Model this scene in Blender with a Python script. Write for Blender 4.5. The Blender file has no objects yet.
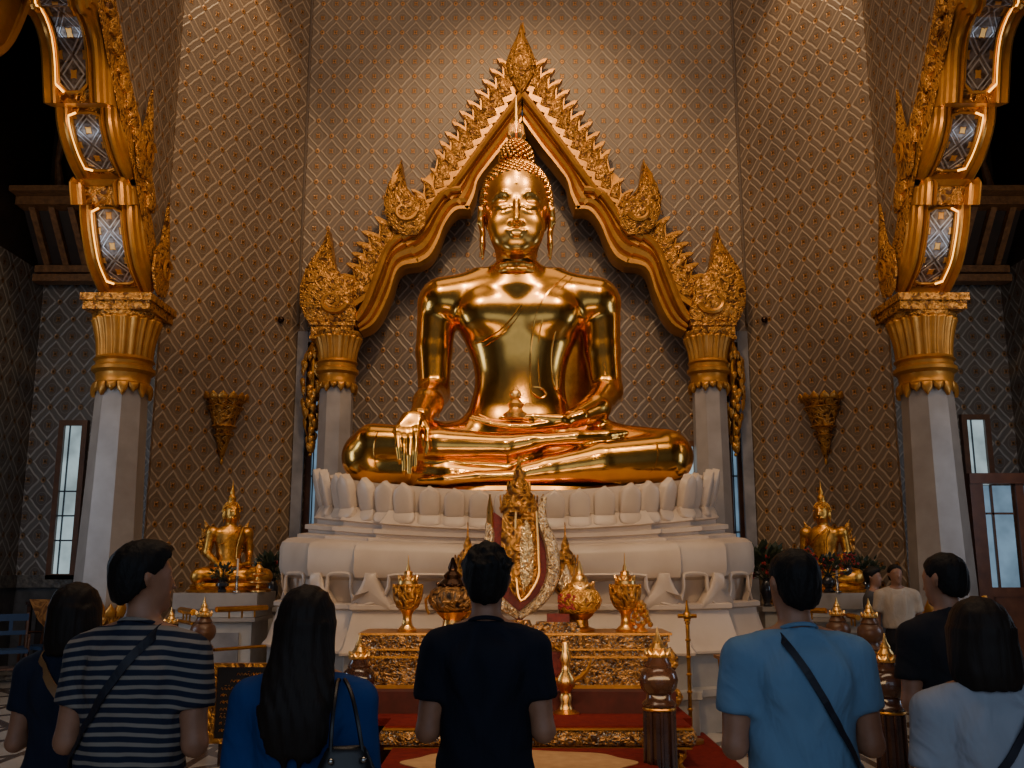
import bpy, math, random
import numpy as np
from mathutils import Vector, Matrix
random.seed(7); np.random.seed(7)
PI = math.pi
scene = bpy.context.scene
COL = scene.collection
# ------------------------------------------------------------------ camera
FPX = 950.0; PITCH = math.atan(183/950.0); SP = math.sin(PITCH); CP = math.cos(PITCH); CH = 1.65
AX = 0.175                      # symmetry axis of the hall
def P(px, py, Y):               # point of the hall on the plane Y, surveyed from the photograph
    u = (px-512)/FPX; v = (384-py)/FPX
    t = Y/(CP-SP*v)
    return Vector((u*t, Y, CH+t*(SP+CP*v)))
def PX(px, py, X):
    u = (px-512)/FPX; v = (384-py)/FPX
    t = X/u
    return Vector((X, t*(CP-SP*v), CH+t*(SP+CP*v)))
cd = bpy.data.cameras.new('camera'); cam = bpy.data.objects.new('camera', cd); COL.objects.link(cam)
cam.location = (0,0,CH); cam.rotation_euler = (PI/2+PITCH,0,0)
cd.sensor_width = 36; cd.lens = FPX/1024*36; cd.clip_end = 100
scene.camera = cam
# ------------------------------------------------------------------ node helper
class S:
    """a socket with arithmetic"""
    def __init__(s, nt, sock): s.nt = nt; s.k = sock
    def m(s, op, o=None, o2=None, clamp=False):
        n = s.nt.nodes.new('ShaderNodeMath'); n.operation = op; n.use_clamp = clamp
        s.nt.links.new(s.k, n.inputs[0])
        for i, q in ((1,o),(2,o2)):
            if q is None: continue
            if isinstance(q, S): s.nt.links.new(q.k, n.inputs[i])
            else: n.inputs[i].default_value = q
        return S(s.nt, n.outputs[0])
    def __add__(s,o): return s.m('ADD',o)
    def __sub__(s,o): return s.m('SUBTRACT',o)
    def __mul__(s,o): return s.m('MULTIPLY',o)
    def __truediv__(s,o): return s.m('DIVIDE',o)
    def abs(s): return s.m('ABSOLUTE')
    def sin(s): return s.m('SINE')
    def cell(s): return (s-(s.m('ROUND'))).abs()          # distance to nearest integer
    def min(s,o): return s.m('MINIMUM',o)
    def max(s,o): return s.m('MAXIMUM',o)
    def below(s, e, w=0.02):                              # 1 where s<e, soft
        return ((s-e)*(-1.0/w)+0.5).m('ADD',0.0,clamp=True)
def newmat(name):
    m = bpy.data.materials.new(name); m.use_nodes = True
    nt = m.node_tree; b = nt.nodes['Principled BSDF']
    return m, nt, b
def setb(b, **k):
    N = dict(ccol='Coat Tint',color='Base Color', rough='Roughness', metal='Metallic', spec='Specular IOR Level', emis='Emission Color', es='Emission Strength', trans='Transmission Weight', coat='Coat Weight', ior='IOR', sheen='Sheen Weight', cr='Coat Roughness')
    for q, v in k.items():
        if q in ('color','emis') and len(v)==3: v = (*v,1)
        b.inputs[N[q]].default_value = v
def tex(nt, kind, scale=5, coord='Object', **k):
    tc = nt.nodes.new('ShaderNodeTexCoord'); mp = nt.nodes.new('ShaderNodeMapping')
    nt.links.new(tc.outputs[coord], mp.inputs[0])
    st = k.pop('stretch', None)
    if st: mp.inputs['Scale'].default_value = st
    n = nt.nodes.new('ShaderNodeTex'+kind); n.inputs['Scale'].default_value = scale
    nt.links.new(mp.outputs[0], n.inputs['Vector'])
    for q, v in k.items():
        if q in n.inputs: n.inputs[q].default_value = v
        else: setattr(n, q, v)
    return n
def ramp(nt, sock, pts):
    r = nt.nodes.new('ShaderNodeValToRGB'); e = r.color_ramp.elements
    while len(e) < len(pts): e.new(0.5)
    for el, (p, c) in zip(e, pts): el.position = p; el.color = (*c,1) if len(c)==3 else c
    nt.links.new(sock, r.inputs[0]); return r.outputs[0]
def mix(nt, fac, a, b):
    n = nt.nodes.new('ShaderNodeMix'); n.data_type = 'RGBA'
    nt.links.new(fac.k if isinstance(fac,S) else fac, n.inputs[0])
    for i, q in ((6,a),(7,b)):
        if isinstance(q, tuple): n.inputs[i].default_value = (*q,1)
        else: nt.links.new(q, n.inputs[i])
    return n.outputs[2]
def bump(nt, b, h, strength=0.3, dist=0.02):
    n = nt.nodes.new('ShaderNodeBump'); n.inputs['Strength'].default_value = strength; n.inputs['Distance'].default_value = dist
    nt.links.new(h.k if isinstance(h,S) else h, n.inputs['Height']); nt.links.new(n.outputs[0], b.inputs['Normal'])
# ------------------------------------------------------------------ materials
def simple(name, color, rough=0.5, metal=0.0, noise=None, nscale=6, bmp=0, bscale=60, bd=0.005, **k):
    m, nt, b = newmat(name); setb(b, color=color, rough=rough, metal=metal, **k)
    if noise:
        t = tex(nt, 'Noise', nscale, Detail=5)
        nt.links.new(ramp(nt, t.outputs[0], [(0.3,color),(0.7,noise)]), b.inputs['Base Color'])
    if bmp:
        t = tex(nt, 'Noise', bscale, Detail=4); bump(nt, b, t.outputs[0], bmp, bd)
    return m
def mat_pattern(name, ground, line, ribbon, gold, su=0.47, sv=0.56):
    m, nt, b = newmat(name)
    tc = nt.nodes.new('ShaderNodeTexCoord'); sx = nt.nodes.new('ShaderNodeSeparateXYZ'); nt.links.new(tc.outputs['UV'], sx.inputs[0])
    u = S(nt, sx.outputs[0])*(1/su); v = S(nt, sx.outputs[1])*(1/sv)
    w = (u*(4*PI)).sin()*(v*(4*PI)).sin()*0.018
    a = u+v; c = u-v
    da = (a+w).cell(); db = (c-w).cell()
    dm = da.min(db)
    line_m = (dm-0.135).abs().below(0.034, 0.04)
    rib = dm.below(0.13, 0.03)
    # studs at the crossings, flowers at the cell centres
    def r2(x, y): return (x*x+y*y).m('SQRT')
    st = r2(a.cell(), c.cell())
    stud = st.below(0.11, 0.05)
    a2 = (a+0.5).cell(); c2 = (c+0.5).cell()
    du = (a2+c2); dv = (a2-c2).abs()
    flower = (r2(a2,c2)+a2.min(c2)*1.6).below(0.15, 0.06)
    ring = (r2(a2,c2)-0.235).abs().below(0.014, 0.02)
    nz = tex(nt, 'Noise', 1.3, Detail=6, Roughness=0.65)
    base = ramp(nt, nz.outputs[0], [(0.3, ground), (0.7, tuple(q*1.45 for q in ground))])
    cc = mix(nt, rib, base, ribbon)
    cc = mix(nt, line_m.max(ring*0.35), cc, line)
    g = stud.max(flower)
    cc = mix(nt, g, cc, gold)
    core = r2(a2,c2).below(0.05,0.03).max(st.below(0.05,0.03))
    cc = mix(nt, core, cc, tuple(q*0.25 for q in gold))
    nt.links.new(cc, b.inputs['Base Color'])
    nt.links.new((g*0.55).k, b.inputs['Metallic'])
    setb(b, rough=0.42)
    bump(nt, b, (line_m*0.8+g*1.2), 0.55, 0.012)
    return m
PAT = mat_pattern('patterned_wall', (0.105,0.072,0.048), (0.30,0.222,0.155), (0.145,0.103,0.072), (0.33,0.155,0.045))
PAT_D = mat_pattern('patterned_wall_bay', (0.075,0.062,0.056), (0.25,0.235,0.225), (0.11,0.10,0.095), (0.20,0.11,0.05), 0.52, 0.62)
def mat_gold(name, c1, c2, rough, r2=None, ns=3.0, bs=0, bst=0.2, bd=0.01, metal=1.0):
    m, nt, b = newmat(name); setb(b, metal=metal, rough=rough)
    t = tex(nt, 'Noise', ns, Detail=7, Roughness=0.7)
    nt.links.new(ramp(nt, t.outputs[0], [(0.32,c1),(0.68,c2)]), b.inputs['Base Color'])
    t2 = tex(nt, 'Noise', ns*5, Detail=5)
    nt.links.new((S(nt,t2.outputs[0])*((r2 or rough*1.8)-rough)*1.6+rough*0.8).k, b.inputs['Roughness'])
    if bs:
        t3 = tex(nt, 'Noise', bs, Detail=3); bump(nt, b, t3.outputs[0], bst, bd)
    return m
GOLD = mat_gold('polished_gold', (0.68,0.34,0.07), (0.78,0.40,0.09), 0.20, 0.25, 3)
GOLDH = mat_gold('satin_gold', (0.74,0.38,0.085), (0.82,0.44,0.11), 0.30, 0.36, 3)
GOLD2 = mat_gold('bright_gold', (0.75,0.38,0.09), (1.0,0.62,0.22), 0.22, 0.4, 8)
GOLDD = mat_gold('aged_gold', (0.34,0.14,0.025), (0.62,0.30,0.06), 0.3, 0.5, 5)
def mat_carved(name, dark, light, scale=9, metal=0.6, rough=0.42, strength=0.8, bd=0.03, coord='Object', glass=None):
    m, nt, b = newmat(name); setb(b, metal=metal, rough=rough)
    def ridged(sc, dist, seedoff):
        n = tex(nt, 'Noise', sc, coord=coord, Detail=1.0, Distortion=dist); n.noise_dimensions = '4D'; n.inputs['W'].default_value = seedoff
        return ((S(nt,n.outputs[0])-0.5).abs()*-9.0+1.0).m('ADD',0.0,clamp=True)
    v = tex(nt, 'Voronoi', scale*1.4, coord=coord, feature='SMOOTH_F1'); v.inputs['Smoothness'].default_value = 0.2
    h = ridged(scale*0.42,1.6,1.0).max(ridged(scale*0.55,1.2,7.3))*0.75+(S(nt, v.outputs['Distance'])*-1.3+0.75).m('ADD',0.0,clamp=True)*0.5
    col = ramp(nt, h.k, [(0.05,dark),(0.75,light)])  # hollows coloured dark like occlusion shade, raised vines light
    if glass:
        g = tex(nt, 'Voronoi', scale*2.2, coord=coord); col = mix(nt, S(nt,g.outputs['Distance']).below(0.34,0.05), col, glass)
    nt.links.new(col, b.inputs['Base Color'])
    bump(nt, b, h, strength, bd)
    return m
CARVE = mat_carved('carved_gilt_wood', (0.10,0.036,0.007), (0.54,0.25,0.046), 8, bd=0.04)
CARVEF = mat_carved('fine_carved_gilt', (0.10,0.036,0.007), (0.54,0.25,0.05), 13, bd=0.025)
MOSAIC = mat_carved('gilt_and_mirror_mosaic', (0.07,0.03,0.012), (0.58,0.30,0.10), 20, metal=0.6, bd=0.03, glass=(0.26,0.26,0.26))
GILT = mat_gold('gilt_moulding', (0.34,0.145,0.023), (0.54,0.25,0.046), 0.34, 0.46, 3, bs=25, bst=0.12, bd=0.01, metal=0.62)
WHITE = simple('white_marble', (0.48,0.38,0.30), 0.38, noise=(0.58,0.475,0.385), nscale=2.5, bmp=0.08, bscale=12)
GREYM = simple('grey_marble', (0.235,0.205,0.185), 0.36, noise=(0.31,0.275,0.25), nscale=3.5)
GREYB = simple('grey_stone_blocks', (0.28,0.26,0.24), 0.5, noise=(0.40,0.37,0.34), nscale=4)
DMARB = simple('dark_marble_reveal', (0.12,0.115,0.12), 0.35, noise=(0.24,0.23,0.24), nscale=3)
DARKST = simple('dark_stone_dado', (0.035,0.033,0.035), 0.35, noise=(0.09,0.085,0.085), nscale=5)
WOODD = simple('dark_polished_wood', (0.022,0.010,0.007), 0.2, noise=(0.055,0.024,0.015), nscale=5, coat=0.5)
WOODB = simple('brown_wood', (0.085,0.036,0.017), 0.35, noise=(0.14,0.06,0.028), nscale=7)
BLACKW = simple('black_wood', (0.012,0.008,0.006), 0.6, noise=(0.03,0.016,0.01), nscale=4)  # near-black base colour with faint brown noise
BEAMW = simple('old_carved_beam', (0.10,0.045,0.018), 0.45, noise=(0.22,0.10,0.035), nscale=14, bmp=0.6, bscale=25, bd=0.02)
REDC = simple('red_velvet', (0.11,0.010,0.009), 0.9, noise=(0.17,0.018,0.013), nscale=18, bmp=0.3, bscale=150, spec=0.1)
DREDC = simple('dark_red_cloth', (0.045,0.008,0.007), 0.85, noise=(0.09,0.015,0.012), nscale=9)
RGLASS = simple('red_glass_inlay', (0.20,0.010,0.008), 0.6, noise=(0.09,0.004,0.004), nscale=30, bmp=0.5, bscale=60)
TANC = simple('tan_carpet_motif', (0.36,0.20,0.085), 0.8, noise=(0.46,0.28,0.13), nscale=12, bmp=0.3, bscale=120)
def mat_floor():
    m, nt, b = newmat('marble_tile_floor')
    tc = nt.nodes.new('ShaderNodeTexCoord'); sx = nt.nodes.new('ShaderNodeSeparateXYZ'); nt.links.new(tc.outputs['Object'], sx.inputs[0])
    x = S(nt, sx.outputs[0]); y = S(nt, sx.outputs[1])
    a = (x+y*0.95)*0.85; c = (x-y*0.95)*0.85
    d = a.cell().min(c.cell())
    d2 = (x*1.2+0.3).cell()
    g = d.below(0.07, 0.015).max(d2.below(0.05,0.015))
    nz = tex(nt, 'Noise', 1.2, Detail=6)
    base = ramp(nt, nz.outputs[0], [(0.3,(0.30,0.26,0.21)),(0.7,(0.46,0.41,0.35))])
    nt.links.new(mix(nt, g, base, (0.085,0.06,0.045)), b.inputs['Base Color'])
    setb(b, rough=0.16); return m
FLOORM = mat_floor()
def mat_mirror_panel():
    m, nt, b = newmat('mirror_inlay_panel')
    tc = nt.nodes.new('ShaderNodeTexCoord'); sx = nt.nodes.new('ShaderNodeSeparateXYZ'); nt.links.new(tc.outputs['UV'], sx.inputs[0])
    u = S(nt, sx.outputs[0])*(1/0.32); v = S(nt, sx.outputs[1])*(1/0.44)
    a = u+v; c = u-v
    dm = a.cell().min(c.cell())
    ln = (dm-0.1).abs().below(0.04,0.03)
    a2 = (a+0.5).cell(); c2 = (c+0.5).cell()
    fl = ((a2*a2+c2*c2).m('SQRT')+a2.min(c2)).below(0.24,0.05)
    nz = tex(nt,'Noise',14,Detail=3)
    base = ramp(nt, nz.outputs[0], [(0.35,(0.06,0.035,0.02)),(0.65,(0.24,0.19,0.16))])
    cc = mix(nt, ln, base, (0.42,0.40,0.40)); cc = mix(nt, fl, cc, (0.6,0.28,0.06))
    nt.links.new(cc, b.inputs['Base Color']); setb(b, rough=0.28, metal=0.6)
    bump(nt, b, ln+fl, 0.8, 0.02); return m
PANEL = mat_mirror_panel()
def emit(name, c, s):
    m, nt, b = newmat(name); setb(b, color=(0,0,0), emis=c, es=s, rough=0.3); return m
LED = emit('warm_led_strip', (1.0,0.43,0.06), 4.5)
def mat_day(name, c, s):
    m, nt, b = newmat(name); setb(b, color=(0.05,0.05,0.05), emis=c, es=s, rough=0.05)
    t = tex(nt,'Noise',2.2,Detail=3)
    nt.links.new(ramp(nt, t.outputs[0], [(0.35,tuple(q*0.55 for q in c)),(0.65,c)]), b.inputs['Emission Color']); return m
DAY = mat_day('daylit_pane', (0.50,0.66,0.70), 0.85)
DAYB = mat_day('daylit_blue_pane', (0.22,0.36,0.50), 0.75)
SKIN = simple('skin', (0.42,0.20,0.115), 0.5, noise=(0.34,0.155,0.085), nscale=20)
SKIND = simple('tanned_skin', (0.25,0.12,0.07), 0.5)
def mat_hair(name, c, s=(60,60,3)):
    m, nt, b = newmat(name); setb(b, color=c, rough=0.6, spec=0.22)
    t = tex(nt,'Noise',1.0,stretch=s,Detail=3); bump(nt,b,t.outputs[0],0.5,0.008); return m
HAIR = mat_hair('black_hair', (0.008,0.006,0.006)); HAIRB = mat_hair('dark_brown_hair', (0.014,0.009,0.007)); HAIRS = mat_hair('short_black_hair', (0.007,0.006,0.006), (90,90,40))
def cloth(name, c, c2=None, wr=0.5, sc=7):
    m, nt, b = newmat(name); setb(b, color=c, rough=0.85, spec=0.2)
    t = tex(nt,'Noise',sc,Detail=3,Distortion=0.8,stretch=(1,1,0.55)); bump(nt,b,t.outputs[0],wr,0.05)
    if c2: nt.links.new(ramp(nt, t.outputs[0], [(0.35,c),(0.65,c2)]), b.inputs['Base Color'])
    return m
def mat_stripes():
    m, nt, b = newmat('striped_jersey'); setb(b, rough=0.85, spec=0.2)
    tc = nt.nodes.new('ShaderNodeTexCoord'); sx = nt.nodes.new('ShaderNodeSeparateXYZ'); nt.links.new(tc.outputs['Object'], sx.inputs[0])
    t = tex(nt,'Noise',5,Detail=2)
    z = S(nt, sx.outputs[2])+S(nt,t.outputs[0])*0.022+(S(nt,sx.outputs[0])*S(nt,sx.outputs[0]))*0.35
    k = (z*(1/0.030)).cell()
    nt.links.new(mix(nt, k.below(0.2,0.08), (0.018,0.024,0.045), (0.27,0.235,0.20)), b.inputs['Base Color'])
    t2 = tex(nt,'Noise',7,Detail=3,Distortion=0.8); bump(nt,b,t2.outputs[0],0.45,0.05); return m
C_STRIPE = mat_stripes()
C_NAVYD = cloth('navy_black_cotton', (0.007,0.009,0.017), (0.010,0.013,0.024))
C_BLUE = cloth('royal_blue_knit', (0.012,0.045,0.17), (0.018,0.06,0.21))
C_SKY = cloth('sky_blue_cotton', (0.13,0.25,0.40), (0.155,0.285,0.44), 0.6)
C_WHITE = cloth('white_cotton', (0.30,0.33,0.39), (0.34,0.37,0.43), 0.6)
C_NAVY = cloth('dark_navy_cotton', (0.012,0.017,0.034), (0.016,0.022,0.042))
C_CHAR = cloth('charcoal_cotton', (0.014,0.014,0.018), (0.02,0.02,0.025))
C_CREAM = cloth('cream_shirt', (0.36,0.29,0.22), (0.44,0.36,0.28))
C_TROU = cloth('dark_trousers', (0.012,0.012,0.015), (0.018,0.018,0.022))
STRAPT = simple('tan_leather', (0.30,0.15,0.055), 0.5); STRAPB = simple('dark_webbing', (0.010,0.012,0.022), 0.6)
LEATH = simple('black_leather', (0.006,0.006,0.008), 0.38, bmp=0.3, bscale=20); SHOE = simple('shoe_leather', (0.01,0.01,0.01), 0.35)
LEAF = simple('dark_leaf', (0.012,0.022,0.012), 0.5, noise=(0.03,0.04,0.02), nscale=8)
REDF = simple('red_petal', (0.30,0.02,0.02), 0.6); PORC = simple('dark_porcelain', (0.02,0.02,0.025), 0.12)
SILV = simple('silver', (0.45,0.44,0.42), 0.25, 1.0); ORCL = simple('orange_cloth', (0.34,0.13,0.03), 0.7, noise=(0.2,0.075,0.02), nscale=16)
DRESIN = simple('dark_bronze', (0.05,0.025,0.015), 0.2, 0.9)
BLUECH = simple('blue_seat_fabric', (0.02,0.05,0.12), 0.7); SIGNB = simple('black_board', (0.01,0.008,0.007), 0.35)
# ------------------------------------------------------------------ mesh builder
class MB:
    def __init__(s): s.v = []; s.f = []; s.uv = None
    def add(s, vs, fs):
        o = len(s.v); s.v += [tuple(q) for q in vs]; s.f += [tuple(i+o for i in f) for f in fs]; return s
    def box(s, c, d, rz=0, taper=1.0, bev=0):
        x,y,z = [q/2 for q in d]; vs = []
        for k,(sz,tp) in enumerate(((-1,1.0),(1,taper))):
            for a,b in ((-1,-1),(1,-1),(1,1),(-1,1)):
                vs.append((a*x*tp,b*y*tp,sz*z))
        cr, sr = math.cos(rz), math.sin(rz)
        vs = [(c[0]+p[0]*cr-p[1]*sr, c[1]+p[0]*sr+p[1]*cr, c[2]+p[2]) for p in vs]
        return s.add(vs, [(3,2,1,0),(4,5,6,7),(0,1,5,4),(1,2,6,5),(2,3,7,6),(3,0,4,7)])
    def lathe(s, prof, seg=24, c=(0,0,0), flute=0, fd=0.0, sx=1, sy=1, rot=0, caps=True, sq=0):
        n = len(prof); vs = []
        for r, z in prof:
            for i in range(seg):
                a = 2*PI*i/seg+rot; rr = r
                if flute: rr = r*(1+fd*math.cos(flute*a))
                if sq: rr = r/max(abs(math.cos(a)),abs(math.sin(a))) if sq==1 else rr
                vs.append((c[0]+rr*math.cos(a)*sx, c[1]+rr*math.sin(a)*sy, c[2]+z))
        fs = [(j*seg+i, j*seg+(i+1)%seg, (j+1)*seg+(i+1)%seg, (j+1)*seg+i) for j in range(n-1) for i in range(seg)]
        if caps: fs += [tuple(reversed(range(seg))), tuple((n-1)*seg+i for i in range(seg))]
        return s.add(vs, fs)
    def tube(s, pts, r, seg=8, cap=True, flat=None):
        pts = [Vector(p) for p in pts]; n = len(pts); vs = []
        rs = r if isinstance(r,(list,tuple)) else [r]*n
        up = None
        for i, p in enumerate(pts):
            d = (pts[min(i+1,n-1)]-pts[max(i-1,0)]); d = d.normalized() if d.length>1e-9 else Vector((0,0,1))
            if up is None:
                up = Vector((0,0,1)) if abs(d.z)<0.9 else Vector((0,1,0))
            a = d.cross(up)
            if a.length<1e-6: a = d.orthogonal()
            a.normalize(); b = a.cross(d).normalized(); up = b
            for k in range(seg):
                t = 2*PI*k/seg; vs.append(p+(a*math.cos(t)+b*math.sin(t))*rs[i])
        fs = [(j*seg+i, j*seg+(i+1)%seg, (j+1)*seg+(i+1)%seg, (j+1)*seg+i) for j in range(n-1) for i in range(seg)]
        if cap: fs += [tuple(reversed(range(seg))), tuple((n-1)*seg+i for i in range(seg))]
        return s.add(vs, fs)
    def sphere(s, c, r, seg=10, ring=6):
        r = r if isinstance(r,(tuple,list)) else (r,r,r)
        vs = [(c[0],c[1],c[2]-r[2])]
        for j in range(1,ring):
            ph = -PI/2+PI*j/ring
            for i in range(seg):
                t = 2*PI*i/seg; vs.append((c[0]+r[0]*math.cos(ph)*math.cos(t), c[1]+r[1]*math.cos(ph)*math.sin(t), c[2]+r[2]*math.sin(ph)))
        vs.append((c[0],c[1],c[2]+r[2])); L = len(vs)-1; fs = []
        for i in range(seg):
            fs.append((0, 1+(i+1)%seg, 1+i)); fs.append((L, L-seg+i, L-seg+(i+1)%seg))
        for j in range(ring-2):
            for i in range(seg):
                a = 1+j*seg; fs.append((a+i, a+(i+1)%seg, a+seg+(i+1)%seg, a+seg+i))
        return s.add(vs, fs)
    def dome_plate(s, pts, nrm, th, rise=0.0, back=0.0, steps=(1.0,0.9,0.55)):
        """flat outline (list of 3D points) turned into a cushioned relief along nrm"""
        pts = [Vector(p) for p in pts]; nrm = Vector(nrm); n = len(pts)
        c = sum(pts, Vector())/n; vs = [p-nrm*back for p in pts]
        hs = [th*0.75, th, th+rise*0.7]
        for k, h in zip(steps, hs): vs += [c+(p-c)*k+nrm*h for p in pts]
        vs.append(c+nrm*(th+rise)); fs = []
        for j in range(3):
            for i in range(n): fs.append((j*n+i, j*n+(i+1)%n, (j+1)*n+(i+1)%n, (j+1)*n+i))
        for i in range(n): fs.append((3*n+i, 3*n+(i+1)%n, 4*n))
        return s.add(vs, fs)
    def extrude(s, pts, vec, bevel=0):
        pts = [Vector(p) for p in pts]; vec = Vector(vec); n = len(pts)
        vs = pts+[p+vec for p in pts]
        fs = [tuple(range(n)), tuple(reversed(range(n,2*n)))]+[(i,i+n,(i+1)%n+n,(i+1)%n) for i in range(n)]
        return s.add(vs, fs)
    def grid(s, rows):
        n = len(rows[0]); vs = [p for r in rows for p in r]
        return s.add(vs, [(j*n+i, j*n+i+1, (j+1)*n+i+1, (j+1)*n+i) for j in range(len(rows)-1) for i in range(n-1)])
    def build(s, name, mat, parent=None, world=False, smooth=True, angle=40, mods=None):
        me = bpy.data.meshes.new(name)
        off = parent.location if (world and parent) else Vector((0,0,0))
        me.from_pydata([(p[0]-off[0],p[1]-off[1],p[2]-off[2]) for p in s.v], [], s.f)
        me.validate(); me.update()
        return finish(me, name, mat, parent, smooth, angle)
def finish(me, name, mat, parent, smooth=True, angle=40):
    import bmesh
    bm = bmesh.new(); bm.from_mesh(me); bmesh.ops.recalc_face_normals(bm, faces=bm.faces)
    if smooth:
        ca = math.radians(angle)
        for f in bm.faces: f.smooth = True
        for e in bm.edges:
            if len(e.link_faces)==2 and e.calc_face_angle(0)>ca: e.smooth = False
    bm.to_mesh(me); bm.free()
    me.materials.append(mat)
    o = bpy.data.objects.new(name, me); COL.objects.link(o)
    if parent: o.parent = parent
    return o
def thing(name, label, cat, loc=(0,0,0), rz=0, group=None):
    o = bpy.data.objects.new(name, None); COL.objects.link(o); o.empty_display_size = 0.1
    o.location = loc; o.rotation_euler = (0,0,rz); o['label'] = label; o['category'] = cat
    if group: o['group'] = group
    return o
def tag(o, label, cat, group=None, kind=None):
    o['label'] = label; o['category'] = cat
    if group: o['group'] = group
    if kind: o['kind'] = kind
    return o
def struct(o): o['kind'] = 'structure'; return o
def dup(root, loc, rz=0, label=None, scale=None):
    r = root.copy(); COL.objects.link(r); r.location = loc; r.rotation_euler = (0,0,rz)
    if label: r['label'] = label
    if scale: r.scale = (scale,)*3
    for ch in list(root.children):
        c = ch.copy(); COL.objects.link(c); c.parent = r
        for g in ch.children:
            d = g.copy(); COL.objects.link(d); d.parent = c
    return r
def resample(pts, n, smooth=True):
    pts = [Vector(p) for p in pts]
    if smooth and len(pts)>2:
        out = []
        q = [pts[0]*2-pts[1]]+pts+[pts[-1]*2-pts[-2]]
        for i in range(1,len(q)-2):
            for k in range(6):
                t = k/6; a,b,c,d = q[i-1],q[i],q[i+1],q[i+2]
                out.append(0.5*((2*b)+(c-a)*t+(2*a-5*b+4*c-d)*t*t+(3*b-a-3*c+d)*t**3))
        out.append(pts[-1]); pts = out
    L = [0]
    for a,b in zip(pts,pts[1:]): L.append(L[-1]+(b-a).length)
    res = []; j = 0
    for i in range(n):
        s_ = L[-1]*i/(n-1)
        while j < len(L)-2 and L[j+1] < s_: j += 1
        w = (s_-L[j])/max(1e-9, L[j+1]-L[j]); res.append(pts[j].lerp(pts[j+1], min(1,max(0,w))))
    return res
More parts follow.
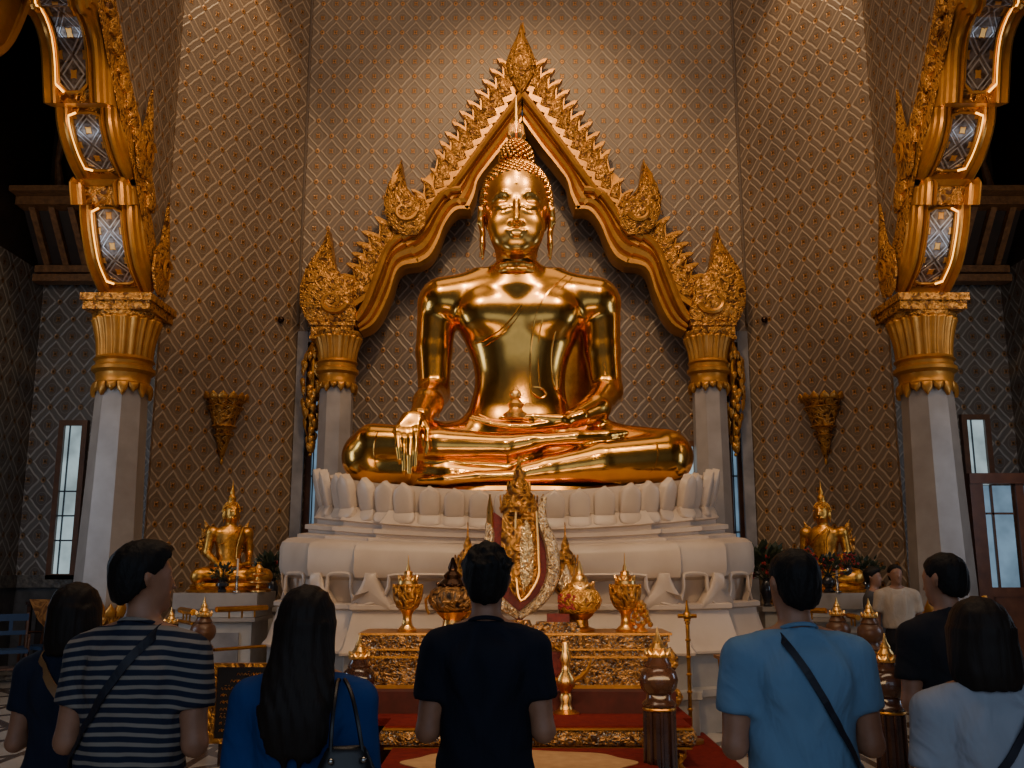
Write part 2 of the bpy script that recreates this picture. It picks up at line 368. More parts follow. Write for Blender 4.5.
# ------------------------------------------------------------------ implicit surfaces
class SDF:
    def __init__(s, lo, hi, h):
        s.lo = np.array(lo,float); s.h = h
        s.n = np.ceil((np.array(hi)-s.lo)/h).astype(int)+1
        s.F = np.full(s.n, 1.0, np.float32)
    def _win(s, lo, hi):
        a = np.clip(np.floor((np.array(lo)-s.lo)/s.h).astype(int),0,s.n-1); b = np.clip(np.ceil((np.array(hi)-s.lo)/s.h).astype(int)+1,1,s.n)
        ax = [s.lo[i]+s.h*np.arange(a[i],b[i]) for i in range(3)]
        return tuple(slice(a[i],b[i]) for i in range(3)), ax[0][:,None,None], ax[1][None,:,None], ax[2][None,None,:]
    def _mix(s, w, d, k, sub=False):
        A = s.F[w]
        if d.size==0: return
        d = d.astype(np.float32)
        if sub:
            d = -d; s.F[w] = np.maximum(A,d)+(np.maximum(k-np.abs(A-d),0)**2/(4*k) if k else 0); return
        s.F[w] = np.minimum(A,d) if not k else np.minimum(A,d)-np.maximum(k-np.abs(A-d),0)**2/(4*k)
    def cone(s, a, b, r1, r2=None, k=0.03, sc=(1,1,1), sub=False):
        """tapered capsule; sc squashes the cross section by axis"""
        r2 = r1 if r2 is None else r2; a = np.array(a,float); b = np.array(b,float); m = max(r1,r2)*max(sc)+k+2*s.h
        w,x,y,z = s._win(np.minimum(a,b)-m, np.maximum(a,b)+m)
        i = [1/q for q in sc]; d = (b-a)*i; L = (d**2).sum()+1e-12
        X,Y,Z = (x-a[0])*i[0],(y-a[1])*i[1],(z-a[2])*i[2]
        t = np.clip((X*d[0]+Y*d[1]+Z*d[2])/L,0,1)
        s._mix(w, (np.sqrt((X-t*d[0])**2+(Y-t*d[1])**2+(Z-t*d[2])**2)-(r1+(r2-r1)*t))*min(sc), k, sub); return s
    def chain(s, pts, rs, k=0.03, sc=(1,1,1)):
        for i in range(len(pts)-1): s.cone(pts[i],pts[i+1],rs[i],rs[i+1],k,sc)
        return s
    def ell(s, c, r, k=0.03, sub=False, rx=0, rz=0):
        m = max(r)+k+2*s.h if (rx or rz) else np.array(r)+k+2*s.h
        w,x,y,z = s._win(np.array(c)-m, np.array(c)+m)
        X,Y,Z = x-c[0],y-c[1],z-c[2]
        if rz: ca,sa = math.cos(rz),math.sin(rz); X,Y = X*ca+Y*sa, -X*sa+Y*ca
        if rx: ca,sa = math.cos(rx),math.sin(rx); Y,Z = Y*ca+Z*sa, -Y*sa+Z*ca
        k0 = np.sqrt((X/r[0])**2+(Y/r[1])**2+(Z/r[2])**2); k1 = np.sqrt((X/r[0]**2)**2+(Y/r[1]**2)**2+(Z/r[2]**2)**2)+1e-9
        s._mix(w, k0*(k0-1)/k1, k, sub); return s
    def loft(s, tab, k=0.03, pw=2.0):
        """tab rows: z, cx, cy, rx, ry"""
        T = np.array(sorted(tab)); m = 2*s.h+k
        w,x,y,z = s._win((T[:,1].min()-T[:,3].max()-m,T[:,2].min()-T[:,4].max()-m,T[0,0]-m),(T[:,1].max()+T[:,3].max()+m,T[:,2].max()+T[:,4].max()+m,T[-1,0]+m))
        zz = z.ravel(); t = np.linspace(T[0,0],T[-1,0],60)
        def it(c):
            v = np.interp(t,T[:,0],T[:,c]); v2 = np.convolve(np.pad(v,3,'edge'),np.ones(7)/7,'valid'); return np.interp(zz,t,v2)[None,None,:]
        cx,cy,rx,ry = it(1),it(2),it(3),it(4)
        q = (np.abs((x-cx)/rx)**pw+np.abs((y-cy)/ry)**pw)**(1/pw)
        d = (q-1)*np.minimum(rx,ry)
        dz = np.maximum(T[0,0]-z, z-T[-1,0])
        s._mix(w, np.maximum(d,dz+0*d), k); return s
    def cut(s, p, n, k=0.0):
        """keep the side opposite to n"""
        ax = [s.lo[i]+s.h*np.arange(s.n[i]) for i in range(3)]; n = np.array(n,float); n /= np.linalg.norm(n)
        d = ((ax[0]-p[0])*n[0])[:,None,None]+((ax[1]-p[1])*n[1])[None,:,None]+((ax[2]-p[2])*n[2])[None,None,:]
        s.F = np.maximum(s.F, d.astype(np.float32)); return s
    def mesh(s, name, mat, parent=None, world=False, off=None, smooth=1):
        F = s.F.copy()
        for ax in range(3):
            sl = [slice(None)]*3
            for e in (0,-1): sl[ax] = e; F[tuple(sl)] = np.maximum(F[tuple(sl)], 0.5*s.h)
        nx,ny,nz = F.shape; C = np.zeros((nx-1,ny-1,nz-1,3),np.float32); cnt = np.zeros((nx-1,ny-1,nz-1),np.float32)
        ins = F<0
        cor = [(i,j,k) for i in (0,1) for j in (0,1) for k in (0,1)]
        def sub(A,o): return A[o[0]:nx-1+o[0],o[1]:ny-1+o[1],o[2]:nz-1+o[2]]
        for a in cor:
            for ax in range(3):
                if a[ax]: continue
                b = list(a); b[ax] = 1
                fa,fb = sub(F,a),sub(F,b); idx = np.nonzero(sub(ins,a)!=sub(ins,b))
                va,vb = fa[idx],fb[idx]; t = va/(va-vb+1e-12)
                for q in range(3): C[idx+(q,)] += a[q]+(t if q==ax else 0)
                cnt[idx] += 1
        act = cnt>0; ids = np.full(cnt.shape,-1,np.int64); I = np.nonzero(act); ids[I] = np.arange(len(I[0]))
        V = (np.stack(I,1)+C[I]/cnt[I][:,None])*s.h+s.lo
        if off is not None: V = V-np.array(off)
        elif world and parent: V = V-np.array(parent.location)
        Q = []
        for ax in range(3):
            o = [0,0,0]; o[ax] = 1
            A = ins[:nx-o[0],:ny-o[1],:nz-o[2]]; B = ins[o[0]:,o[1]:,o[2]:]
            e = np.nonzero(A!=B); u,v = [(1,2),(2,0),(0,1)][ax]
            e = [q for q in e]; ok = (e[u]>0)&(e[v]>0)&(e[u]<F.shape[u]-1)&(e[v]<F.shape[v]-1)
            e = [q[ok] for q in e]; fl = A[tuple(e)]
            def g(du,dv):
                c = list(e); c[u] = c[u]-du; c[v] = c[v]-dv; return ids[tuple(c)]
            q = np.stack([g(1,1),g(0,1),g(0,0),g(1,0)],1); q[~fl] = q[~fl][:,::-1]; Q.append(q)
        Q = np.concatenate(Q)
        for lam in ([0.5]*smooth):
            acc = np.zeros_like(V); cn = np.zeros(len(V))
            for i_ in range(4):
                a_,b_ = Q[:,i_],Q[:,(i_+1)%4]
                for q_ in range(3): acc[:,q_] += np.bincount(a_,V[b_,q_],len(V))+np.bincount(b_,V[a_,q_],len(V))
                cn += np.bincount(a_,minlength=len(V))+np.bincount(b_,minlength=len(V))
            V = V*(1-lam)+lam*acc/np.maximum(cn,1)[:,None]
        me = bpy.data.meshes.new(name); me.vertices.add(len(V)); me.vertices.foreach_set('co', V.astype(np.float32).ravel())
        me.loops.add(Q.size); me.loops.foreach_set('vertex_index', Q.ravel().astype(np.int32))
        me.polygons.add(len(Q)); me.polygons.foreach_set('loop_start', np.arange(0,Q.size,4,dtype=np.int32))
        me.polygons.foreach_set('use_smooth', np.ones(len(Q),bool)); me.update(calc_edges=True); me.validate()
        me.materials.append(mat); o = bpy.data.objects.new(name, me); COL.objects.link(o)
        if parent: o.parent = parent
        return o
# ================================================================== SETTING
def wall(name, polys, org, d, mat):
    """polys: lists of 3D points in a vertical plane; UV in metres along d and z"""
    vs = []; fs = []; uv = []
    for p in polys:
        o = len(vs); vs += [tuple(q) for q in p]; fs.append(tuple(range(o,o+len(p))))
    me = bpy.data.meshes.new(name); me.from_pydata(vs,[],fs); l = me.uv_layers.new(name='UVMap')
    for i, lp in enumerate(me.loops):
        q = Vector(vs[lp.vertex_index])-Vector(org); l.data[i].uv = (q.dot(Vector(d)), q.z)
    me.materials.append(mat); o = bpy.data.objects.new(name, me); COL.objects.link(o); return struct(o)
def quad(a, b, z0, z1): return [(a[0],a[1],z0),(b[0],b[1],z0),(b[0],b[1],z1),(a[0],a[1],z1)]
TOP = 13.5
YF = 15.3; XL = AX-3.70; XR = AX+3.70; ZL = 5.47            # front plane of the statue wall and its niche
MX = lambda p: Vector((2*AX-p[0], p[1], p[2]))              # mirror about the hall axis
# pediment reference lines (right half), as surveyed
S1i = [(523,126),(540,150),(556,170),(566,184),(569,198),(575,213)]; S1o = [(523,94),(556,137),(580,170),(592,186),(597,192),(600,196)]
S2i = [(574,213),(588,214),(599,228),(606,246),(614,260),(625,267)]; S2o = [(584,189),(600,192),(613,208),(622,222),(632,232),(643,238)]
S3i = [(625,267),(645,272),(654,296),(663,316),(672,328),(684,334)]; S3o = [(637,231),(656,246),(667,272),(677,298),(683,310),(690,320)]
YP = 15.05
def pl(L, Y=YP): return [P(a,b,Y) for a,b in L]
hole = []                                                    # opening of the niche follows the gilt band
for a,b in ((S1i,S1o),(S2i,S2o),(S3i,S3o)):
    hole += [p.lerp(q,0.5) for p,q in zip(pl(a,YF),pl(b,YF))]
hr = [(p.x,p.z) for p in hole]; mono = [hr[0]]
for x,z in hr[1:]:
    if x>mono[-1][0]+0.005: mono.append((x,min(z,mono[-1][1])))
mono[0] = (AX, mono[0][1])
mono = [q for q in mono if q[0]<AX+2.93]+[(AX+2.95,ZL),(AX+3.70,ZL)]
pts = [(2*AX-x,z) for x,z in reversed(mono)]+mono[1:]
wall('wall_back', [[(a[0],YF,a[1]),(b[0],YF,b[1]),(b[0],YF,TOP),(a[0],YF,TOP)] for a,b in zip(pts,pts[1:]) if b[0]-a[0]>1e-4], (AX,0,0),(1,0,0), PAT)
wall('wall_niche', [quad((XL,15.62),(XR,15.62),0,9.5)], (AX,0,0.2),(1,0,0), PAT)
mb = MB(); th = 16.2
for sx_ in (-1,1):
    x = AX+sx_*3.70
    mb.box((x+sx_*0.09,15.50,ZL/2),(0.18,0.38,ZL))
for sx_ in (-1,1):
    mb.box((AX+sx_*3.62,15.26,ZL/2),(0.17,0.07,ZL)); mb.box((AX+sx_*3.13,15.27,ZL-0.09),(0.80,0.07,0.18))
struct(mb.build('trim_1', DMARB))
WALLT = simple('wall_edge', (0.13,0.10,0.08), 0.5)
CR = [(AX-5.275,13.4),(AX+5.275,13.4)]
for i,(sx_,nm) in enumerate(((-1,'left'),(1,'right'))):
    a = (AX+sx_*5.275,13.4); b = (AX+sx_*3.70,15.3); dv = Vector((b[0]-a[0],b[1]-a[1],0)).normalized()
    wall('wall_apse_'+nm, [quad(a,b,0,TOP)], (b[0],b[1],0), dv, PAT)
    # thin light border strip by the niche corner and by the column
    mb = MB(); 
    for q in ((b[0],b[1]+0.0),):
        o = Vector((q[0],q[1],0))+dv*(-0.14 if q is b else 0.14)+Vector((-sx_*dv.y*0,-0.03,0))
        mb.box((b[0]-dv.x*0.03,b[1]-0.05,TOP/2+2.8),(0.03,0.03,TOP-5.6),math.atan2(dv.y,dv.x))
    struct(mb.build('trim_%d'%(2+i), WALLT))
# ---- side arcades: an arch over each bay, in a plane along the hall
inner = [(98,291),(88,268),(83,245),(80,222),(79,203),(70,197),(69,183),(76,178),(67,160),(60,140),(56,122),(55,108),(43,99),(42,80),(41,58),(38,36),(30,16),(22,6)]
XO = -5.80
path = [PX(a,b,XO) for a,b in inner]
path = [(p.y,p.z) for p in path]
y0_ = path[0]; path = [(y0_[0]+0.0,y0_[1])]+path[1:]
path += [(10.08,8.62),(9.95,8.70),(9.86,8.45),(9.83,8.0),(9.80,7.6),(9.72,7.28),(9.58,7.12),(9.5,7.4),(9.4,8.0),(9.15,8.9),(8.8,9.6),(8.3,10.1),(8.0,10.0),(7.7,10.5),(7.0,11.0)]
def lobe_frames(L, n, ext=0.0):
    q = resample([Vector((0,y,z)) for y,z in L], n); out = []
    if ext: d0 = (q[0]-q[1]).normalized()*ext; d1 = (q[-1]-q[-2]).normalized()*ext; q = [q[0]+d0]+q+[q[-1]+d1]; n += 2
    for i in range(n):
        t = (q[min(i+1,n-1)]-q[max(i-1,0)]).normalized(); out.append((q[i].y,q[i].z,t.z,-t.y))
    return out
LOBES = [[path[k] for k in range(0,5)],[path[k] for k in range(5,7)],[path[k] for k in range(7,12)],[path[k] for k in range(12,18)]+[(9.95,8.75),(9.55,9.35)]]
LOBES[1] = [(path[5][0]+0.02,path[5][1]-0.05),path[5],path[6],(path[6][0]+0.02,path[6][1]+0.05)]
LOBES.append([(10.22,8.42),(10.14,8.05),(9.99,7.65),(9.82,7.35),(9.58,7.12),(9.2,6.98)])
def side_arch(sg, label):
    root = thing('cusped_arch', label, 'arch', (AX+sg*5.6,13.05,5.35), 0, None)
    ax = lambda d: AX+sg*d
    def mk(fr, prof): return [[Vector((ax(x), y+ny*o, z+nz*o)) for x,o in prof] for y,z,ny,nz in fr]
    prof_out = [(5.99,0.42),(5.99,0.08),(5.975,0.0),(5.945,-0.02),(5.92,0.02),(5.905,0.05),(5.875,0.05),(5.86,0.02),(5.835,0.04),(5.825,0.13)]
    prof_in = [(5.43,0.13),(5.42,0.04),(5.395,0.02),(5.375,0.06),(5.35,0.05),(5.33,-0.01),(5.30,-0.02),(5.27,0.0),(5.25,0.06),(5.225,0.08),(5.21,0.13),(5.19,0.15),(5.185,0.20),(5.205,0.23),(5.20,0.42)]
    for li,L in enumerate(LOBES):
        fr = lobe_frames(L, 8 if li==1 else 26, 0.045 if li<4 else 0.0)
        MB().grid(mk(fr,prof_out)).build('bay_side_moulding', GILT, root, True, angle=28)
        if li==4: continue
        MB().grid(mk(fr,prof_in)).build('hall_side_moulding', GILT, root, True, angle=28)
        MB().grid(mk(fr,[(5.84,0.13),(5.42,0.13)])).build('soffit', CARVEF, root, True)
        for e in ((0,-1) if li<4 else ()):
            y,z,ny,nz = fr[e]; m = MB(); m.f.append(tuple(range(4)))
            m.v = [tuple(Vector((ax(x),y+ny*o,z+nz*o))) for x,o in ((5.985,0.02),(5.22,0.02),(5.20,0.30),(5.985,0.30))]; m.build('cusp_end', GILT, root, True)
        if li in (0,2,3):
            q = fr[2:-2] if li!=3 else fr[2:]; m_ = len(q); rows = []; uvs = []; acc = 0
            for k,(y,z,ny,nz) in enumerate(q):
                if k: acc += math.hypot(y-q[k-1][0],z-q[k-1][1])
                s_ = k/(m_-1); wd = 0.18*min(1,0.45+(math.sin(PI*s_)*4.5)**0.7)
                rows.append([Vector((ax(5.625+w),y+ny*0.10,z+nz*0.10)) for w in (-wd,-wd*0.5,0,wd*0.5,wd)]); uvs.append(acc)
            me = bpy.data.meshes.new('mirror_panel'); vs = [v-root.location for r in rows for v in r]
            me.from_pydata([tuple(v) for v in vs],[],[(j*5+i,j*5+i+1,(j+1)*5+i+1,(j+1)*5+i) for j in range(m_-1) for i in range(4)])
            l = me.uv_layers.new(name='UVMap')
            for ii_, lp in enumerate(me.loops):
                v = lp.vertex_index; l.data[ii_].uv = ((rows[v//5][v%5].x-ax(5.625)), uvs[v//5])
            me.materials.append(PANEL); o = bpy.data.objects.new('mirror_panel', me); COL.objects.link(o); o.parent = root
            off = Vector((0,-0.02,-0.01)); loop = [r[0]+off for r in rows]+[r[-1]+off for r in reversed(rows)]; loop.append(loop[0])
            MB().tube(loop, 0.020, 6).build('panel_frame', GILT, root, True)
            MB().tube([r[-1]+off*2.2+Vector((sg*0.034,0,0)) for r in rows], 0.014, 6).build('led_strip', LED, root, True)
            MB().tube([r[0]+off*2.2-Vector((sg*0.03,0,0)) for r in rows[3:-3]], 0.005, 6).build('led_strip', LED, root, True)
    # carved border and leaf crest outside, lying on the wall
    out_ = []
    for L in (LOBES[0],LOBES[2],LOBES[3]): out_ += [(y+ny*0.40,z+nz*0.40) for y,z,ny,nz in lobe_frames(L,10)]
    for _ in range(14): out_ = [out_[0]]+[((out_[i-1][0]+out_[i][0]+out_[i+1][0])/3,(out_[i-1][1]+out_[i][1]+out_[i+1][1])/3) for i in range(1,len(out_)-1)]+[out_[-1]]
    pth = resample([Vector((ax(5.19),y,z)) for y,z in out_],44); rows = []
    for k in range(44):
        t = (pth[min(k+1,43)]-pth[max(k-1,0)]).normalized(); nn = Vector((0,t.z,-t.y))
        rows.append([pth[k]-nn*0.26+Vector((0,0,0)),pth[k]-nn*0.24+Vector((-sg*0.01,0,0)),pth[k]+nn*0.07+Vector((-sg*0.01,0,0)),pth[k]+nn*0.11+Vector((sg*0.06,0,0))])
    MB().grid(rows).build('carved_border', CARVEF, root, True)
    for k in range(8,43,2):
        t = (pth[min(k+1,43)]-pth[k-1]).normalized(); nn = Vector((0,t.z,-t.y)); p = pth[k]+nn*0.02; up = (nn*0.55+t*0.8).normalized(); sd = up.cross(Vector((1,0,0))); L = 0.42; w = 0.12
        o = [p-sd*w, p-sd*w*1.1+up*L*0.35, p-sd*w*0.6+up*L*0.7, p+up*L-sd*0.02, p+sd*w*0.5+up*L*0.65, p+sd*w+up*L*0.3, p+sd*w]
        MB().dome_plate(o, (-sg,0,0), 0.05, 0.03, back=0.06).build('crest_leaf', CARVEF, root, True)
    for (yy,zz,sc) in ((12.86,5.37,0.95),(11.98,6.78,0.88)):
        b = [( .02,0),(-.18,.1),(-.30,.35),(-.25,.62),(-.08,.8),(.0,1.0),(.06,1.28),(.13,1.52),(.17,1.2),(.26,.9),(.33,.55),(.33,.25),(.24,.06)]
        o = MB().dome_plate([Vector((ax(5.13),yy+u*sc,zz+v*sc)) for u,v in b], (-sg,0,0), 0.02, 0.05, back=0.02, steps=(1,0.85,0.5)).build('flame_finial', CARVEF, root, True)
        sp = [Vector((ax(5.04),yy+sc*(0.02+0.17*(1-k/26)*math.cos(0.5+k*0.42)),zz+sc*(0.38+0.2*(1-k/26)*math.sin(0.5+k*0.42)))) for k in range(22)]
        MB().tube([q-o.parent.location for q in sp],[0.028*(1-k/30) for k in range(22)],6).build('scroll', GILT, o)
    MB().box((ax(5.61),13.06,5.30),(0.98,1.0,0.10)).box((ax(5.61),13.06,5.20),(0.92,0.92,0.14)).build('springing_block', CARVEF, root, True)
    return root
side_arch(-1, 'gilded cusped arch with glowing mirror panels over the left bay')
side_arch(1, 'gilded cusped arch with glowing mirror panels over the right bay')
# wall above the arcades (with the arch opening left free)
for sg,nm in ((-1,'left'),(1,'right')):
    x = AX+sg*5.275; polys = [[(x,13.4,0),(x,13.32,0),(x,13.32,TOP),(x,13.4,TOP)]]
    env = []; ymin = 99
    for L in (LOBES[0],LOBES[2],LOBES[3]):
        for y,z,ny,nz in lobe_frames(L,12):
            q = (y+ny*0.33,z+nz*0.33)
            if q[0]<ymin-0.01: env.append((q[0],max(q[1],env[-1][1] if env else 0))); ymin = q[0]
    env += [(9.5,8.6),(8.0,9.2)]
    env = [(13.32,env[0][1])]+[e for e in env if e[0]<13.3]
    for a,b in zip(env,env[1:]): polys.append([(x,a[0],a[1]),(x,b[0],b[1]),(x,b[0],TOP),(x,a[0],TOP)])
    polys.append(quad((x,env[-1][0]),(x,-3),env[-1][1],TOP))
    wall('wall_arcade_'+nm, polys, (x,13.4,0),(0,-sg,0), PAT)
# ---- bays behind the arches
for sg,nm in ((-1,'left'),(1,'right')):
    x0 = AX+sg*5.3; x1 = AX+sg*8.37
    wall('wall_bay_end_'+nm, [quad((x0,16),(x1,16),1.46,6.7)], (AX,0,0.3),(1,0,0), PAT_D)
    wall('wall_bay_side_'+nm, [quad((x1,16),(x1,-3),1.46,6.7)], (x1,16,0.3),(0,-1,0), PAT_D)
    wall('wall_pier_'+nm, [quad((x0,16),(x0,13.4),0,TOP)], (x1,16,0),(0,-1,0), PAT_D)
    mb = MB()
    mb.box(((x0+x1)/2,15.99,0.67),(abs(x1-x0),0.06,1.34)).box((x1+sg*0.0,6.5,0.67),(0.06,19,1.34))
    struct(mb.build('wall_dado_'+nm, DARKST))
    mb = MB()
    mb.box(((x0+x1)/2,15.95,1.42),(abs(x1-x0),0.10,0.20)).box((x1-sg*0.03,6.5,1.42),(0.10,19,0.20))
    struct(mb.build('trim_%d'%(4 if sg<0 else 5), CARVE and simple('dark_carved_border_'+nm,(0.03,0.028,0.028),0.4,noise=(0.16,0.14,0.12),nscale=11,bmp=0.7,bscale=14,bd=0.02)))
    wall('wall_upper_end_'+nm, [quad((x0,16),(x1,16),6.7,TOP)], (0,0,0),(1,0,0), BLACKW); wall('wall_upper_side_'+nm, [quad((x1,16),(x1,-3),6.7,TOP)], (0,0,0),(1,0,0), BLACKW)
    # old timber gallery below the roof
    t = thing('timber_gallery', 'dark carved timber gallery ledge under the roof of the %s bay'%nm, 'gallery', ((x0+x1)/2,15.5,6.6))
    w = abs(x1-x0)-0.1
    def L_(): return MB()
    L_().box((0,-0.75,1.08),(w,0.5,0.09)).box((0,-0.62,0.96),(w,0.30,0.14)).build('ledge', BEAMW, t)
    L_().box((0,0.2,0.05),(w,0.32,0.12)).box((0,0.12,-0.12),(w,0.25,0.12)).build('lower_ledge', BEAMW, t)
    for k in range(9):
        xx = -w/2+0.2+k*(w-0.4)/8
        L_().extrude([(xx-0.05,-0.66,0.92),(xx+0.05,-0.66,0.92),(xx+0.05,0.05,0.12),(xx-0.05,0.05,0.12)],(0,0.08,0.06)).build('bracket', BEAMW, t)
    L_().extrude([(-w/2,-0.50,0.92),(w/2,-0.50,0.92),(w/2,0.22,0.08),(-w/2,0.22,0.08)],(0,0.03,0.03)).build('soffit_board', BLACKW, t)
    L_().box((0,0.3,2.4),(w,0.06,2.4)).build('panelling', BLACKW, t)
    for k in range(6):
        xx = -w/2+0.25+k*(w-0.5)/5
        L_().tube([(xx,0.1,1.12),(xx+0.05,0.05,1.5),(xx-0.03,0.05,2.0),(xx+0.08,-0.05,2.5),(xx-0.02,-0.1,3.0)],[0.06,0.09,0.05,0.08,0.04],8).build('carved_strut', BEAMW, t)
# windows of the bays
def slit_window(n, x, y, z0, z1, w, mat=DAY, mull=3):
    o = struct(MB().box((x-w/2-0.045,y,(z0+z1)/2),(0.09,0.12,z1-z0+0.18)).box((x+w/2+0.045,y,(z0+z1)/2),(0.09,0.12,z1-z0+0.18)).box((x,y,z1+0.045),(w,0.12,0.09)).box((x,y,z0-0.045),(w,0.12,0.09)).build('window_%d'%n, WOODB))
    MB().box((x,y+0.02,(z0+z1)/2),(w,0.02,z1-z0)).build('pane', mat, o)
    mb = MB()
    mb.box((x-w*0.22,y-0.01,(z0+z1)/2),(0.018,0.03,z1-z0))
    for k in range(mull): mb.box((x,y-0.01,z0+(z1-z0)*(0.22+0.33*k/ max(1,mull-1) if mull>1 else 0.5)),(w,0.03,0.025))
    mb.build('glazing_bar', simple('window_bar_%d'%n,(0.03,0.05,0.08),0.4), o)
    return o
slit_window(1, -7.42, 15.96, 1.54, 4.0, 0.30)
slit_window(2, 2*AX+7.50, 15.96, 1.62, 4.1, 0.30)
for i,(xa,xb,z0,z1) in enumerate(((-3.29,-3.20,1.6,4.35),(3.60,3.69,1.6,4.35),(-2.62,-2.28,2.4,3.6),(2.50,2.98,2.4,3.6))):
    slit_window(3+i,(xa+xb)/2,15.58,z0,z1,xb-xa,DAYB if i<2 else DAY,2)
# floor, ceiling, unseen rear of the hall
f = struct(MB().box((AX,6.5,-0.05),(17.2,19.4,0.1)).build('floor', FLOORM))
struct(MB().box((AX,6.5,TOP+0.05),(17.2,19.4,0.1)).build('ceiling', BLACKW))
# door on the right
dx0 = P(981,560,14.6).x
d = struct(MB().box((dx0,14.6,1.45),(0.20,0.14,2.90)).box((dx0+0.9,14.6,2.98),(2.0,0.18,0.16)).box((dx0+0.9,14.6,1.28),(1.7,0.10,0.14)).box((dx0+0.9,14.6,0.62),(1.6,0.05,1.24)).box((dx0+0.66,14.6,1.45),(0.12,0.12,2.90)).box((dx0+0.38,14.6,0.66),(0.48,0.08,1.2)).box((dx0+1.6,14.6,1.45),(0.2,0.14,2.9)).build('door_1', simple('red_brown_door_wood',(0.10,0.035,0.018),0.3,noise=(0.17,0.065,0.03),nscale=6)))
MB().box((dx0+0.35,14.62,2.1),(0.42,0.02,1.55)).build('pane', DAYB, d)
MB().box((dx0+1.1,14.62,2.1),(0.75,0.02,1.55)).build('pane', simple('dim_blue_glass',(0.03,0.06,0.10),0.08,emis=(0.10,0.17,0.25),es=0.5), d)
MB().box((dx0+0.24,14.59,2.1),(0.03,0.04,1.55)).box((dx0+0.35,14.59,2.45),(0.42,0.04,0.03)).build('glazing_bar', WOODB, d)
MB().tube([(dx0+0.60,14.52,1.25),(dx0+0.60,14.46,1.27),(dx0+0.60,14.46,1.55),(dx0+0.60,14.52,1.57)],0.014).build('door_handle', GOLDD, d)
# ================================================================== COLUMNS
def column(name, label, loc, H, r0, r1, group, capH, capR, base=True, seg=8):
    t = thing(name, label, 'column', loc, 0, group)
    zb = 1.05 if base else 0.0
    MB().lathe([(r0,zb),(r0*0.985,zb+0.3),((r0+r1)/2,(zb+H-capH)/2),(r1,H-capH+0.1)],seg,rot=PI/8).build('shaft', GREYM, t, angle=20)
    c = MB(); z = H-capH
    c.lathe([(r1*1.06,z-0.02),(r1*1.12,z+0.03),(r1*1.06,z+0.07),(r1*1.10,z+0.16),(r1*1.26,z+0.20),(r1*1.26,z+0.25),(r1*1.12,z+0.28),(r1*1.12,z+0.33),(r1*1.22,z+0.36),(r1*1.12,z+0.40)],32)
    c.build('neck_rings', GILT, t)
    c = MB(); zt = H-0.12; zs = z+0.38
    pr = []
    for k in range(11):
        s_ = k/10; pr.append((r1*1.06+(capR-r1*1.06)*(s_**1.9), zs+(zt-zs)*s_))
    pr += [(capR*1.03,zt+0.02),(capR*0.96,zt+0.05)]
    c.lathe(pr,96,flute=20,fd=0.07).build('fluted_petals', GILT, t, angle=80)
    c = MB().lathe([(capR*1.0,zt+0.03),(capR*1.06,zt+0.06),(capR*1.06,zt+0.12)],8,rot=PI/8); c.build('abacus', CARVEF, t)
    c = MB()
    nt_ = 16
    for k in range(nt_):
        a = 2*PI*k/nt_; rr = r1*1.09; w = 2*PI*rr/nt_*0.48; L = 0.22 if k%2 else 0.15
        L *= (capR/0.6)*1.2
        e = Vector((math.cos(a),math.sin(a),0)); s_ = Vector((-e.y,e.x,0)); p = e*rr+Vector((0,0,z+0.02))
        c.dome_plate([p-s_*w,p-s_*w*0.95-Vector((0,0,L*0.5)),p-s_*w*0.4-Vector((0,0,L*0.8)),p-Vector((0,0,L)),p+s_*w*0.4-Vector((0,0,L*0.8)),p+s_*w*0.95-Vector((0,0,L*0.5)),p+s_*w], e, 0.025, 0.02, back=0.02)
    c.build('hanging_teeth', GILT, t)
    if base:
        c = MB(); K = r0/0.40
        for rr,z0,z1 in ((0.66,0,0.30),(0.60,0.30,0.36),(0.56,0.36,0.46),(0.60,0.46,0.50),(0.53,0.50,0.60),(0.57,0.60,0.64),(0.50,0.64,0.78),(0.54,0.78,0.84),(0.48,0.84,1.06)):
            c.lathe([(rr*K,z0),(rr*K,z1)],8,rot=PI/8)
        c.build('tiered_base', CARVEF, t, angle=20)
        c = MB()
        for k in range(24):
            a = 2*PI*k/24; rr = 0.47*K; e = Vector((math.cos(a),math.sin(a),0)); s_ = Vector((-e.y,e.x,0)); p = e*rr+Vector((0,0,1.02)); w = 0.055*K; L = 0.26 if k%2 else 0.17
            U = Vector((0,0,1))
            c.dome_plate([p-s_*w,p-s_*w*1.1+U*L*0.4,p-s_*w*0.4+U*L*0.75,p+U*L,p+s_*w*0.4+U*L*0.75,p+s_*w*1.1+U*L*0.4,p+s_*w], e, 0.03, 0.02, back=0.02)
        c.build('leaf_crown', GILT, t)
    return t
for sg,nm in ((-1,'left'),(1,'right')):
    column('marble_column','tall octagonal grey marble column with gilt capital carrying the %s side arch'%nm,(AX+sg*5.62,13.05,0),5.14,0.425,0.335,'columns of the side arches',1.02,0.44)
for sg,nm in ((-1,'left'),(1,'right')):
    column('niche_column','slim grey marble column with fluted gilt capital %s of the golden statue'%nm,(AX+sg*2.98,14.95,0),5.36,0.30,0.27,'columns of the golden pediment',0.86,0.36,False)
